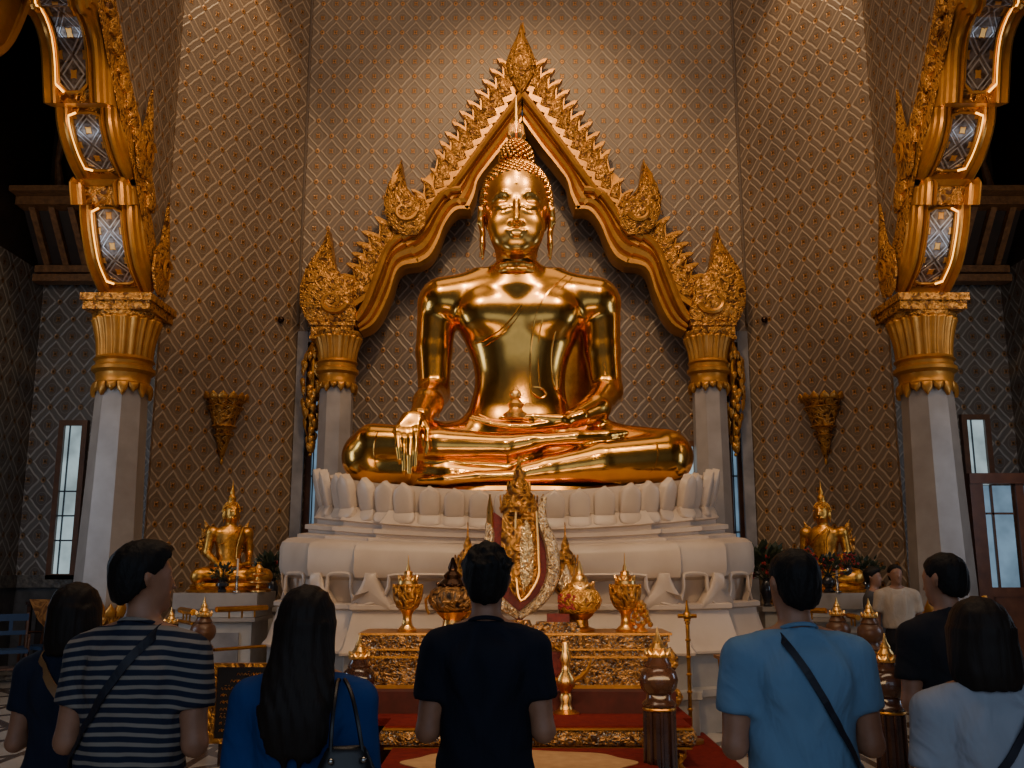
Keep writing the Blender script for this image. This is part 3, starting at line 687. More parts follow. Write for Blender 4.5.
# ================================================================== PEDIMENT
ped = thing('gilded_pediment','flame-edged gilded pediment arch on the wall behind the great statue','pediment',(AX,15.1,5.4))
def band(name, I, O, flip):
    ii = resample(pl(I,14.98),26); oo = resample(pl(O,15.08),26)
    prof = [(0,0.02),(0,0.34),(0.08,0.42),(0.20,0.42),(0.24,0.33),(0.32,0.30),(0.38,0.36),(0.52,0.38),(0.58,0.28),(0.66,0.22),(0.72,0.28),(0.86,0.27),(0.92,0.18),(1.0,0.16),(1.0,-0.10)]
    rows = []
    for a,b in zip(ii,oo):
        r = []
        for s_,h in prof:
            q = a.lerp(b,s_); q.y = YF-0.02-h*0.95; r.append(MX(q) if flip else q)
        rows.append(r)
    m = MB().grid(rows); n = len(prof)
    m.f.append(tuple(range(n))); m.f.append(tuple((len(rows)-1)*n+i for i in range(n)))
    m.build(name, GILT, ped, True, angle=30)
def leafrow(O, n, L, w, tilt, flip, skip=0):
    O3 = [P(a,b,15.14) for a,b in O]
    pts_ = resample(O3,n*2+1,True); bk = []
    for k in range(0,2*n+1):
        t = (pts_[min(k+1,2*n)]-pts_[max(k-1,0)]).normalized(); nn = Vector((-t.z,0,t.x)); nn = -nn if nn.z<0 else nn
        r = [pts_[k]-nn*0.10,pts_[k]-nn*0.08+Vector((0,-0.06,0)),pts_[k]+nn*L*0.52+Vector((0,-0.03,0)),pts_[k]+nn*L*0.56+Vector((0,0.2,0))]
        bk.append([MX(q) for q in r] if flip else r)
    MB().grid(bk).build('leaf_backing', GOLDD, ped, True)  # darker gold stands in for shade in the gaps between leaves
    for k in range(skip,n):
        p = pts_[2*k+1]; t = (pts_[min(2*k+2,2*n)]-pts_[2*k]).normalized(); nn = Vector((-t.z,0,t.x))
        if nn.z<0: nn = -nn
        up = (nn*tilt-t*(1-tilt)).normalized(); sd = Vector((up.z,0,-up.x)); p = p-nn*0.02
        out = [(-0.9,0),(-1.0,.35),(-.9,.6),(-.55,.82),(-.1,1.0),(.25,1.06),(.1,.8),(.35,.6),(.75,.35),(.9,0)]
        ir = [p+sd*(a*w)+up*(b*L)+Vector((0,-0.06-0.006*(k%2),0)) for a,b in out]
        if flip: ir = [MX(q) for q in ir]
        o = MB().dome_plate(ir,(0,-1,0),0.07,0.0,back=0.10,steps=(1,0.96,0.5)).build('crest_leaf', GILT, ped, True)
        c = sum(ir,Vector())/len(ir); inn = [c+(q-c)*0.68+Vector((0,-0.062,0))-ped.location for q in ir]
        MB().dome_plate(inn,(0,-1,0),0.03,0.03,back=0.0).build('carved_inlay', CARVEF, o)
def finial(px, flip):
    o3 = [P(a,b,YF-0.34) for a,b in px]
    if flip: o3 = [MX(q) for q in o3]
    return MB().dome_plate(o3,(0,-1,0),0.09,0.07,back=0.28).build('flame_finial', CARVEF, ped, True)
LOW = [(690,327),(689,312),(693,298),(692,284),(698,278),(708,272),(712,258),(714,244),(716,229),(722,245),(731,258),(739,270),(745,288),(745,305),(740,318),(733,327)]
MID = [(640,236),(628,236),(620,226),(618,212),(622,203),(631,198),(637,190),(641,176),(643,160),(648,174),(656,184),(661,200),(660,214),(655,226),(648,233)]
for fl in (False,True):
    band('moulded_band',S1i,S1o,fl); band('moulded_band',S2i,S2o,fl); band('moulded_band',S3i,S3o,fl)
    leafrow([(526,90),(556,132),(588,176),(606,194)],10,0.68,0.195,0.60,fl)
    leafrow([(600,190),(614,206),(624,220)],3,0.46,0.14,0.62,fl)
    leafrow([(640,238),(655,250),(668,276),(684,308)],7,0.58,0.19,0.64,fl)
    for L,(cx_,cy_),rs in ((LOW,(713,301),15),(MID,(640,211),12)):
        o = finial(L,fl); sp = []
        for k in range(26):
            a = 0.2+k*0.36; r = rs*(1-k/30)
            q = P(cx_-r*math.cos(a)*0.95, cy_+r*math.sin(a)*0.8, YF-0.46); sp.append(MX(q) if fl else q)
        MB().tube([q-ped.location for q in sp],[0.055*(1-k/34) for k in range(26)],7).build('scroll', GILT, o)
        # secondary curl lines
        mb = MB()
        for j in range(3):
            b0 = P(cx_+9-j*5, cy_-18-j*3, YF)+Vector((0,-0.42,0)); b1 = P(cx_+4-j*1.5, cy_-46+j*6, YF)+Vector((0,-0.42,0)); b2 = P(cx_+14-j*3, cy_-28, YF)+Vector((0,-0.42,0))
            q = [b0,b0.lerp(b2,0.6),b2.lerp(b1,0.4),b1]
            if rs==12: q = [P(cx_,cy_,YF)+Vector((0,-0.42,0))+(v-P(cx_,cy_,YF)-Vector((0,-0.42,0)))*0.75 for v in q]
            if fl: q = [MX(v) for v in q]
            mb.tube([v-ped.location for v in q],[0.03,0.035,0.03,0.012],5)
        mb.build('curl', GILT, o)
    q = P(711,334,15.0); x = q.x if not fl else 2*AX-q.x
    MB().box((x,15.02,q.z),(0.68,0.50,0.17)).box((x,15.02,q.z+0.11),(0.73,0.55,0.05)).box((x,15.02,q.z-0.11),(0.71,0.53,0.05)).build('springing_block', CARVEF, ped, True)
for fl in (False,True):
    for O_ in (S1o,S2o,S3o):
        q = resample([P(a,b,14.98) for a,b in O_],30); q = [MX(v) for v in q] if fl else q
        MB().tube(q,0.062,8).build('edge_rail', GILT, ped, True)
tl = [(521,24),(525,38),(531,50),(536,64),(533,76),(526,88),(521,96),(516,88),(509,76),(506,64),(511,50),(517,38)]
MB().dome_plate([P(a,b,YF-0.32) for a,b in tl],(0,-1,0),0.09,0.10,back=0.25).build('crowning_leaf', CARVEF, ped, True)
q = P(523,40,14.9); MB().tube([P(523,34,14.95),P(523,22,14.95)],[0.05,0.008],8).build('tip', GILT, ped, True)
# golden hanging garlands beside the niche columns
for sg,nm in ((-1,'left'),(1,'right')):
    g = thing('hanging_garland','long gilt garland of leaves hanging %s of the niche in front of grey marble'%nm,'garland',(AX+sg*3.40,15.12,3.55))
    mb = MB(); rnd = random.Random(3)
    for k in range(130):
        s_ = rnd.random(); z = 1.65*s_; rr = 0.16*min(1,s_*1.6+0.15)*min(1,(1-s_)*5+0.25); a = rnd.random()*2*PI
        c_ = Vector((math.cos(a)*rr,math.sin(a)*rr,z)); e = Vector((math.cos(a),math.sin(a),0.1)); U = Vector((0,0,-1)); sd = Vector((-e.y,e.x,0))
        mb.dome_plate([c_+sd*0.05,c_+U*0.06+sd*0.045,c_+U*0.13,c_+U*0.06-sd*0.045,c_-sd*0.05,c_-U*0.03],e,0.02,0.03)
    mb.build('leaves', GILT, g)
    MB().tube([(0,0,-0.12),(0,0,0.0),(0,0,1.6),(0,0,1.82)],[0.01,0.04,0.09,0.02],10).build('core', GOLDD, g)
    MB().sphere((0,0,-0.14),0.03).build('bead', GILT, g)
    mb = MB().sphere((AX+sg*3.93,14.97,5.60),0.055); o = mb.build('wall_lamp_knob', DRESIN); tag(o,'small dark round knob on the patterned wall %s of the pediment'%nm,'knob')
# cone sconces
for sg,nm in ((-1,'left'),(1,'right')):
    c = Vector((AX+sg*4.53,14.20,0)); 
    t = thing('cone_sconce','tiered gilt cone bracket on the %s patterned wall'%nm,'sconce',(c.x,c.y,3.22),sg*-0.88)
    zt = 1.0
    MB().lathe([(0.0,0),(0.02,0.02),(0.11,0.34),(0.15,0.37),(0.10,0.40),(0.13,0.47),(0.20,0.50),(0.16,0.53),(0.235,0.74),(0.285,0.79),(0.24,0.82),(0.31,0.92),(0.33,0.94)],32,flute=8,fd=0.04).build('cone', CARVEF, t)
    mb = MB()
    for k in range(14):
        a = 2*PI*k/14; e = Vector((math.cos(a),math.sin(a),0)); sd = Vector((-e.y,e.x,0)); p = e*0.31+Vector((0,0,0.90)); U = Vector((0,0,1))+e*0.25
        mb.dome_plate([p-sd*.06,p-sd*.065+U*.05,p+U*.11,p+sd*.065+U*.05,p+sd*.06],e,0.015,0.015,back=0.015)
    mb.build('leaf_rim', GILT, t)
    MB().sphere((0,0,-0.02),(0.022,0.022,0.05)).build('drop', GILT, t)
# ================================================================== PEDESTAL
PC = Vector((0.055,12.2,0))
HALF = [(0,-1),(0.33,-1),(0.60,-0.985),(0.615,-0.90),(0.80,-0.80),(0.815,-0.70),(0.97,-0.46),(1.0,0.0),(0.98,0.5),(0.7,0.8)]
def plan(a, b, flare=0):
    R = [(x*a,y*b) for x,y in HALF]; L = [(-x,y) for x,y in reversed(R[1:])]
    return L+R
def zsag(x, a, sag): return sag*(abs(x)/a)**2.0
pe = thing('lotus_pedestal','broad white marble lotus pedestal carrying the great golden statue','pedestal',(PC.x,PC.y,0))
def ring(levels, name, mat=WHITE, fine=6):
    """levels: (a, b, z_centre, sag)"""
    rows = []
    for a,b,z,sg in levels:
        p = plan(a,b); q = []
        for i in range(len(p)-1):
            for k in range(fine): t = k/fine; q.append((p[i][0]*(1-t)+p[i+1][0]*t, p[i][1]*(1-t)+p[i+1][1]*t))
        q.append(p[-1]); rows.append([Vector((x,y,z+zsag(x,a,sg))) for x,y in q])
    m = MB().grid(rows)
    m.f.append(tuple(range(len(rows[0])))); o = (len(rows)-1)*len(rows[0]); m.f.append(tuple(o+i for i in range(len(rows[0]))))
    return m.build(name, mat, pe, angle=35)
ring([(0.05,0.05,2.47,0.0),(1.6,1.1,2.47,0.05),(2.36,1.66,2.475,0.24),(2.37,1.67,2.36,0.24),(2.33,1.64,2.24,0.23),(2.33,1.64,2.15,0.22)],'upper_bowl')
ring([(2.36,1.68,2.19,0.22),(2.38,1.70,2.16,0.22),(2.44,1.76,2.09,0.20),(2.48,1.80,2.05,0.19),(2.44,1.76,2.035,0.18),(2.44,1.76,2.00,0.17),(2.58,1.86,1.995,0.16),(2.58,1.86,1.955,0.15),(2.54,1.83,1.945,0.15),(2.54,1.83,1.92,0.14),(2.66,1.93,1.91,0.13),(2.66,1.93,1.865,0.12)],'stepped_bands')
ring([(2.66,1.93,1.885,0.12),(2.76,2.05,1.87,0.12),(2.82,2.12,1.835,0.11),(2.84,2.15,1.78,0.10),(2.84,2.16,1.60,0.06),(2.82,2.14,1.53,0.04),(2.74,2.04,1.50,0.03)],'rounded_body')
ring([(2.72,2.02,1.56,0.02),(2.72,2.02,1.22,0.01)],'recessed_drum')
ring([(2.84,2.17,1.27,0.01),(2.88,2.20,1.255,0.01),(2.88,2.20,1.22,0.0),(2.84,2.16,1.20,0),(2.84,2.17,1.16,0),(2.93,2.30,0.86,0),(2.98,2.36,0.80,0),(2.98,2.36,0.775,0)],'sloping_plinth')
ring([(2.92,2.30,0.78,0),(2.92,2.30,0.44,0),(3.05,2.42,0.43,0),(3.05,2.42,0.36,0),(3.0,2.38,0.35,0),(3.0,2.38,0,0)],'block_foundation',GREYB)
def along(a, b, spacing, s0=0.0):
    p = [Vector((x,y,0)) for x,y in plan(a,b)]; L = [0]
    for u,v in zip(p,p[1:]): L.append(L[-1]+(v-u).length)
    n = int(L[-1]/spacing); sp = L[-1]/n; out = []
    for k in range(n):
        s_ = sp*(k+0.5+s0); 
        if s_>L[-1]: continue
        j = max(i for i in range(len(p)-1) if L[i]<=s_+1e-9); w = (s_-L[j])/(L[j+1]-L[j]); q = p[j].lerp(p[j+1],w)
        # smooth outward normal
        j2 = max([i for i in range(len(p)-1) if L[i]<=max(0,s_-0.3)] or [0]); j3 = max([i for i in range(len(p)-1) if L[i]<=s_+0.3])
        t = (p[min(j3+1,len(p)-1)]-p[j2]).normalized(); e = Vector((t.y,-t.x,0))
        out.append((q,e,t,sp))
    return out
def petals(name, a, b, spacing, zf, H, w, lean, up, thick=0.07, s0=0.0, push=0.0):
    for q,e,t,sp in along(a,b,spacing,s0):
        mb = MB()
        sg = abs(q.x)/a; z = zf(sg); h = H(sg); U = (Vector((0,0,1 if up else -1))+e*lean).normalized()
        p = q+Vector((0,0,z))+e*push; hw = w*sp/2
        out = [(-.80,0),(-.96,.15),(-1,.45),(-.98,.72),(-.80,.88),(-.40,.965),(0,1.07),(.40,.965),(.80,.88),(.98,.72),(1,.45),(.96,.15),(.80,0)]
        nrm = (e-U*e.dot(U)).normalized()
        mb.dome_plate([p+t*(x*hw)+U*(y*h) for x,y in out], nrm, thick*0.5, thick*0.15, back=0.05, steps=(1.0,0.90,0.6)); mb.build(name, WHITE, pe, angle=50)
petals('inner_petal',2.36,1.66,0.272,lambda s:2.155+0.22*s**2,lambda s:0.31+0.13*s**3,0.36,0.20,True,0.05,0.5)
petals('upturned_petal',2.37,1.67,0.272,lambda s:2.155+0.22*s**2,lambda s:0.305+0.14*s**3,0.84,0.24,True,0.09,0,0.02)
petals('downturned_petal',2.37,1.69,0.272,lambda s:2.17+0.215*s**2,lambda s:0.155,0.95,0.50,False,0.08,0,0.0)
# lion-foot legs and raised lip around each scooped opening
def on_plan(x, a, b):
    p = plan(a,b)
    for u,v in zip(p,p[1:]):
        if u[0]<=x<=v[0] and v[0]>u[0]+1e-6:
            w = (x-u[0])/(v[0]-u[0]); return u[1]*(1-w)+v[1]*w
    return 0
legs = []
def pxx(px): return (px-516)/FPX*10.25
for s_ in (-1,1):
    for (x0,wt,wb) in ((1.52,0.13,0.44),(2.16,0.10,0.44),(2.74,0.05,0.30)):
        out = []
        for yy,ww in ((0,1.0),(0.06,0.98),(0.14,0.72),(0.22,0.48),(0.32,0.30),(0.37,0.26)):
            out.append((yy,wb/2*ww))
        def q(x,z,o): 
            X = s_*x; X = max(-2.82,min(2.82,X)); return Vector((X, on_plan(X,2.74+o,2.05+o)-0.0, 1.22+z))
        A = [q(x0-w,z,0.10*(1-z)) for z,w in out]; B = [q(x0+w,z,0.10*(1-z)) for z,w in reversed(out)]
        lg = MB(); lg.dome_plate(A+B, Vector((s_*0.25*(x0/2.7)**2,-1,0)).normalized(), 0.07,0.03,back=0.10); lg.build('lion_foot', WHITE, pe, angle=50)
    for (xa,xb) in ((1.75,2.03),(2.36,2.64)):
        pts_ = []
        for k,(fx,fz) in enumerate(((-0.28,0.0),(-0.10,0.08),(0.02,0.20),(0.02,0.32),(0.10,0.36),(0.5,0.37),(0.9,0.36),(0.98,0.32),(1.0,0.20),(1.1,0.08),(1.3,0.0))):
            X = s_*(xa+(xb-xa)*fx); X = max(-2.83,min(2.83,X)); pts_.append(Vector((X,on_plan(X,2.80,2.11)-0.06,1.25+fz*0.9)))
        MB().tube(resample(pts_,30),0.022,6).build('raised_lip', WHITE, pe)
pts_ = [Vector((x,on_plan(x,2.80,2.11)-0.06,1.25+z)) for x,z in ((-1.62,0.0),(-1.42,0.06),(-1.34,0.18),(-1.32,0.28),(-1.2,0.32),(0,0.31),(1.2,0.32),(1.32,0.28),(1.34,0.18),(1.42,0.06),(1.62,0.0))]
MB().tube(resample(pts_,60),0.022,6).build('raised_lip', WHITE, pe)
# ================================================================== THE GREAT STATUE
st = thing('buddha_statue','huge polished gold seated statue, one hand draped over its shin, on the white lotus pedestal','statue',(0.06,12.0,2.50))
D = SDF((-2.25,10.45,2.46),(2.35,12.95,5.55),0.0215)
C = lambda px,py,Y: tuple(P(px,py,Y))
tab = []
for py,cx_,hw,ry in ((440,518,60,.44),(425,518,56,.42),(412,519,51,.40),(398,519,46.5,.38),(384,520,44.5,.37),(368,520,46,.375),(352,520,51,.40),(335,520,59,.43),(320,520,67,.45),(305,519,74,.43),(295,519,74,.40),(286,518,66,.36),(279,517,48,.30),(273,517,34,.27)):
    a = P(cx_,py,12.0); b = P(cx_+hw,py,12.0); tab.append((a.z,a.x,12.0,b.x-a.x,ry))
D.loft(tab,0.02,2.3)
D.ell(C(518,434,12.05),(0.74,0.52,0.38),0.12)
# chest muscles, shoulders, neck base
for px in (489,547): D.ell(C(px,314,11.72),(0.36,0.20,0.26),0.16)
for px in (444,595): D.ell(C(px,304,12.02),(0.32,0.32,0.31),0.14)
D.cone(C(480,288,12.0),C(444,300,12.02),0.24,0.27,0.15); D.cone(C(556,288,12.0),C(595,300,12.02),0.24,0.27,0.15)
D.cone(C(517,283,11.95),C(517,262,11.86),0.40,0.285,0.14)
# viewer-left arm reaching down over the shin
eL = C(434,393,11.85); wL = C(420,417,11.02)
D.chain([C(438,306,12.04),C(434,352,11.98),eL],[0.265,0.235,0.195],0.04)
D.chain([eL,C(428,403,11.45),wL],[0.20,0.185,0.125],0.05)
hands = []
HA = SDF((-1.75,10.40,2.45),(-0.95,11.35,3.75),0.0105)
HA.chain([wL,C(414,424,10.90)],[0.125,0.11],0.03,(1.2,0.8,1.0))
kn = [(397.3,437),(403.6,438.5),(409.9,438.5),(416,437)]; tips = [(399.5,463),(404.3,474.5),(409.6,477.5),(414.6,470)]
for (a,b),(c_,d_) in zip(kn,tips):
    HA.chain([C((a+418)/2,419,10.90),C(a,b-6,10.79),C(a,b,10.72)],[0.085,0.048,0.040],0.03,(1,0.8,1))
for (a,b),(c_,d_) in zip(kn,tips):
    HA.chain([C(a,b,10.72),C((a+c_)/2,(b+d_)/2-2,10.665),C(c_,d_-4,10.665),C(c_,d_,10.685)],[0.0385,0.034,0.029,0.020],0.006)
HA.chain([C(421,421,10.93),C(427.5,431,10.83),C(428,443,10.77),C(425.3,454,10.75)],[0.065,0.052,0.042,0.025],0.012)
hands.append(HA)
# viewer-right arm, hand resting in the lap
eR = C(607,392,11.86); wR = C(573,419,11.12)
D.chain([C(600,306,12.04),C(602,352,11.98),eR],[0.265,0.235,0.195],0.04)
D.chain([eR,C(596,408,11.5),wR],[0.20,0.18,0.115],0.05)
HB = SDF((-0.75,10.60,2.95),(0.95,11.40,3.60),0.0105)
HB.chain([C(580,417,11.16),wR,C(556,424,11.06)],[0.125,0.105,0.085],0.03,(1,1.2,0.8))
for j,(yy,xe,ye) in enumerate(((10.86,476,421),(10.93,470,419.5),(11.0,472,417.5),(11.07,479,416))):
    HB.chain([C(565,422,11.05),C(530,426.5-j*0.7,yy)],[0.085,0.048],0.04,(1,1,0.8))
for j,(yy,xe,ye) in enumerate(((10.86,476,421),(10.93,470,419.5),(11.0,472,417.5),(11.07,479,416))):
    HB.chain([C(530,426.5-j*0.7,yy),C(508,426-j*0.8,yy),C(490,423.5-j*0.8,yy),C(xe,ye-1,yy)],[0.040,0.034,0.029,0.018],0.008)
HB.chain([C(560,420,10.98),C(535,417.5,10.93),C(515,417,10.95),C(500,418,10.97)],[0.075,0.046,0.036,0.02],0.02)
hands.append(HB)
# legs
D.chain([C(500,446,12.1),C(430,452,11.7),C(370,457,11.25)],[0.38,0.365,0.335],0.10)
D.chain([C(540,446,12.1),C(605,452,11.7),C(665,457,11.25)],[0.38,0.365,0.335],0.10)
D.chain([C(374,446,11.15),C(440,446,11.0),C(505,447,10.92),C(538,441,10.92)],[0.27,0.21,0.155,0.115],0.03)
D.chain([C(538,441,10.92),C(575,438,10.92),C(607,436,11.0),C(625,433,11.06)],[0.115,0.105,0.09,0.05],0.03,(1,1.2,0.8))
D.chain([C(374,468,11.16),C(450,474,11.0),C(510,477,11.0)],[0.20,0.16,0.12],0.05)
D.chain([C(664,459,11.15),C(600,463,11.0),C(550,470,10.88),C(518,475,10.82)],[0.30,0.255,0.175,0.12],0.03)
D.chain([C(518,476,10.80),C(480,477,10.76),C(445,480,10.76),C(420,481,10.78)],[0.105,0.09,0.075,0.05],0.025,(1,1.2,0.8))
D.ell(C(518,470,11.7),(1.5,0.75,0.30),0.12)
D.cut((0,0,2.52),(0,0,-1))
D.mesh('body', GOLD, st, True)
for q in hands: q.mesh('hand', GOLD, st, True)
print('statue body')
# head
HX = P(516.5,205,11.3).x
H = SDF((HX-0.62,10.95,5.15),(HX+0.62,12.45,7.3),0.0135)
H.ell((HX,11.76,6.34),(0.435,0.46,0.56),0.05); H.ell((HX,11.70,5.98),(0.36,0.41,0.46),0.12)
H.ell((HX,11.46,5.66),(0.18,0.14,0.15),0.12)
H.cone((HX,11.93,5.2),(HX,11.80,5.75),0.24,0.275,0.05)
for z,r in ((5.44,0.285),(5.36,0.30)):
    for k in range(16):
        a0 = 2*PI*k/16; a1 = 2*PI*(k+1)/16
        H.cone((HX+r*math.cos(a0)*0.93,11.83+r*math.sin(a0)*0.93,z),(HX+r*math.cos(a1)*0.93,11.83+r*math.sin(a1)*0.93,z),0.035,None,0.02)
def fy(x,z):         # face surface depth
    best = 99
    for c_,r in (((HX,11.76,6.34),(0.435,0.46,0.56)),((HX,11.70,5.98),(0.36,0.41,0.46))):
        q = 1-((x-c_[0])/r[0])**2-((z-c_[2])/r[2])**2
        if q>0: best = min(best, c_[1]-r[1]*math.sqrt(q))
    return best
def fp(x,z,o=0.0): return (HX+x, fy(HX+x,z)-o, z)
for s_ in (-1,1):
    H.ell(fp(s_*0.17,6.20,-0.0),(0.10,0.016,0.045),0.04,sub=True)
    H.ell(fp(s_*0.165,6.125,-0.04),(0.118,0.080,0.072),0.02)
    lid = [(0.065,6.095),(0.11,6.072),(0.165,6.066),(0.22,6.078),(0.27,6.108)]
    for a,b in zip(lid,lid[1:]): H.cone(fp(s_*a[0],a[1]+0.01,0.026),fp(s_*b[0],b[1]+0.01,0.026),0.012,None,0.004); H.cone(fp(s_*a[0],a[1]-0.012,0.02),fp(s_*b[0],b[1]-0.012,0.02),0.013,None,0.004,sub=True)
    lo = [(0.085,6.052),(0.12,6.034),(0.17,6.028),(0.22,6.036),(0.25,6.055)]
    for a,b in zip(lo,lo[1:]): H.cone(fp(s_*a[0],a[1],0.004),fp(s_*b[0],b[1],0.004),0.015,None,0.012)
    br = [(0.035,6.13),(0.05,6.20),(0.085,6.262),(0.13,6.30),(0.18,6.31),(0.24,6.29),(0.29,6.24),(0.325,6.16)]
    for a,b in zip(br,br[1:]): H.cone(fp(s_*a[0],a[1],-0.006),fp(s_*b[0],b[1],-0.006),0.017,None,0.02)
    H.ell((HX+s_*0.058,11.285,5.878),(0.036,0.052,0.030),0.02)
    H.ell((HX+s_*0.22,11.44,5.88),(0.14,0.11,0.17),0.12)
    H.ell((HX+s_*0.17,11.42,5.70),(0.12,0.10,0.12),0.10)
    E = [(0.425,11.66,6.26),(0.455,11.68,6.16),(0.455,11.69,6.02),(0.435,11.69,5.88),(0.435,11.68,5.72),(0.435,11.68,5.55)]
    H.chain([(HX+s_*a,b,c_) for a,b,c_ in E],[0.04,0.07,0.065,0.055,0.06,0.03],0.02,(0.62,1.3,1.0))
    H.cone((HX+s_*0.475,11.60,6.20),(HX+s_*0.495,11.63,6.0),0.02,0.018,0.01)
H.chain([(HX,11.315,6.23),(HX,11.272,6.10),(HX,11.215,5.96),(HX,11.185,5.89)],[0.026,0.029,0.036,0.042],0.03)
ml = [(-0.125,5.792),(-0.075,5.770),(-0.028,5.790),(0,5.781),(0.028,5.790),(0.075,5.770),(0.125,5.792)]
for a,b in zip(ml,ml[1:]): H.cone((HX+a[0],11.325-0.045*(1-(a[0]/0.14)**2),a[1]),(HX+b[0],11.325-0.045*(1-(b[0]/0.14)**2),b[1]),0.021,None,0.006)
H.chain([(HX-0.095,11.325,5.750),(HX-0.035,11.288,5.726),(HX+0.035,11.288,5.726),(HX+0.095,11.325,5.750)],[0.012,0.028,0.028,0.012],0.006)
H.ell((HX,11.40,5.78),(0.17,0.10,0.13),0.07)
H.ell((HX,11.37,5.585),(0.12,0.08,0.08),0.07)
H.cone((HX,11.308,6.42),(HX,11.306,6.42),0.014,None,0.008)
hd = H.mesh('head', GOLDH, st, True, smooth=2)
print('statue head')
# curls
GCURL = mat_gold('gold_curls', (0.40,0.17,0.03), (0.75,0.37,0.08), 0.22, 0.35, 6)
mb = MB(); n = 900
def hairline(x):
    return 6.60-0.05*(abs(x)/0.30)**2-1.5*max(0,(abs(x)-0.385)/0.09)**1.0*0.6
for i in range(n):
    z = 1-2*(i+0.5)/n; r = math.sqrt(1-z*z); a = i*PI*(3-math.sqrt(5)); x = r*math.cos(a); y = r*math.sin(a)
    p = Vector((HX+x*0.455,11.79+y*0.475,6.34+z*0.56))
    if p.z<5.85: continue
    if p.y<11.74 and p.z<hairline(p.x-HX) : continue
    mb.sphere(p,0.038,7,5)
n = 130
for i in range(n):
    z = 1-1.2*(i+0.5)/n; r = math.sqrt(max(0,1-z*z)); a = i*PI*(3-math.sqrt(5))
    mb.sphere((HX+r*math.cos(a)*0.215,11.77+r*math.sin(a)*0.215,6.93+z*0.27),0.033,7,5)
mb.build('hair_curls', GCURL, st, True)
K = SDF((HX-0.55,11.2,5.8),(HX+0.55,12.35,7.25),0.03)
K.ell((HX,11.80,6.34),(0.44,0.45,0.55),0.02); K.ell((HX,11.77,6.93),(0.20,0.20,0.26),0.05); K.cut((0,11.45,6.50),(0,-1,-0.75)); K.cut((0,0,5.9),(0,0,-1))
K.mesh('scalp', GCURL, st, True)
# flame finial
fz0 = P(516.5,146,11.77).z; fz1 = P(516.5,96,11.77).z; L_ = fz1-fz0
mb = MB().lathe([(0.08,-0.05),(0.10,0.0),(0.055,0.05),(0.08,L_*0.17),(0.06,L_*0.22),(0.072,L_*0.35),(0.036,L_*0.5),(0.05,L_*0.56),(0.03,L_*0.64),(0.035,L_*0.72),(0.008,L_)],14,(HX,11.77,fz0))
for k in range(8):
    a = 2*PI*k/8+PI/8; e = Vector((math.cos(a),math.sin(a),0)); U = Vector((0,0,1)); sd = Vector((-e.y,e.x,0)); b = Vector((HX,11.77,fz0+L_*0.15))+e*0.055-U*0.08
    mb.dome_plate([b-sd*.028,b-sd*.036+U*.10+e*.05,b-sd*.02+U*.19+e*.03,b+U*.28+e*.02,b+sd*.02+U*.19+e*.03,b+sd*.036+U*.10+e*.05,b+sd*.028],e,0.02,0.02,back=0.02)
mb.build('flame_crown', GOLD2, st, True)
# robe: sash, hems
def on_body(px,py,Y,d=0): return P(px,py,Y)
import bisect
def front(px,py):
    """march the statue field from the front at pixel coordinates, in 3D"""
    Y = 10.6
    while Y<12.3:
        p = P(px,py,Y); i = ((np.array(p)-D.lo)/D.h).round().astype(int)
        if (i>=0).all() and (i<D.n).all() and D.F[tuple(i)]<0: return p+Vector((0,-0.004,0))
        Y += 0.01
    return P(px,py,12.6)
def hem(name, L, r=0.012):
    q = [front(a,b) for a,b in L]; q = [v for v in q if v.y<12.15]
    if len(q)<2: return
    return MB().tube(resample(q,50),r,6).build(name, GOLD, st, True)
hem('robe_hem',[(521,305),(512,318),(500,330),(485,340),(475,344)])
hem('robe_hem',[(523,308),(514,322),(502,334),(487,345),(476,349)],0.008)
hem('robe_hem',[(566,276),(552,288),(541,303),(535,320),(531,345),(530,368),(531,392)])
hem('robe_hem',[(572,278),(558,292),(548,306),(542,322),(538,345),(538,368),(540,390)])
hem('robe_hem',[(531,392),(536,396),(542,398),(546,394),(541,388),(533,387)],0.014)
hem('robe_hem',[(556,330),(552,350),(552,370),(556,388),(566,403)],0.012)
hem('robe_hem',[(378,431),(375,440),(374,452),(376,466),(382,478)],0.007)
hem('robe_hem',[(650,433),(657,445),(658,458),(652,470),(642,478)],0.010)
# robe hanging behind the viewer-right arm
a = P(566,322,12.1); 
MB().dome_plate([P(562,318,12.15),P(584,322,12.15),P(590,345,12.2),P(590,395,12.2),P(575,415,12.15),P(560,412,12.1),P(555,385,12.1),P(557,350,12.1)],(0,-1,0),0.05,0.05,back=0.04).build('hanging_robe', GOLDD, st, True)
mb = MB(); r_ = []
for k in range(40):
    a = 2*PI*k/40; r_.append(a)
mb.lathe([(1.02,2.46),(1.04,2.50),(1.02,2.545),(0.97,2.555)],64,(0.06,11.75,0),sx=1.55,sy=1.05)
mb.build('base_plate', GOLD, st, True)
# tiny figurine in the lap
q = P(515.5,417,10.98)
fg = thing('gold_figurine','tiny gold ball-headed figurine resting in the open palm of the great statue','figurine',(q.x,q.y,q.z))
MB().lathe([(0.13,-0.02),(0.15,0.03),(0.09,0.07),(0.075,0.10),(0.10,0.15),(0.06,0.20),(0.035,0.22)],20).build('body', GOLD2, fg)
MB().sphere((0,0,0.265),(0.07,0.07,0.065),14,9).build('head', GOLD2, fg)
MB().tube([(0,0,0.32),(0,0,0.37)],[0.02,0.004],8).build('topknot', GOLD2, fg)
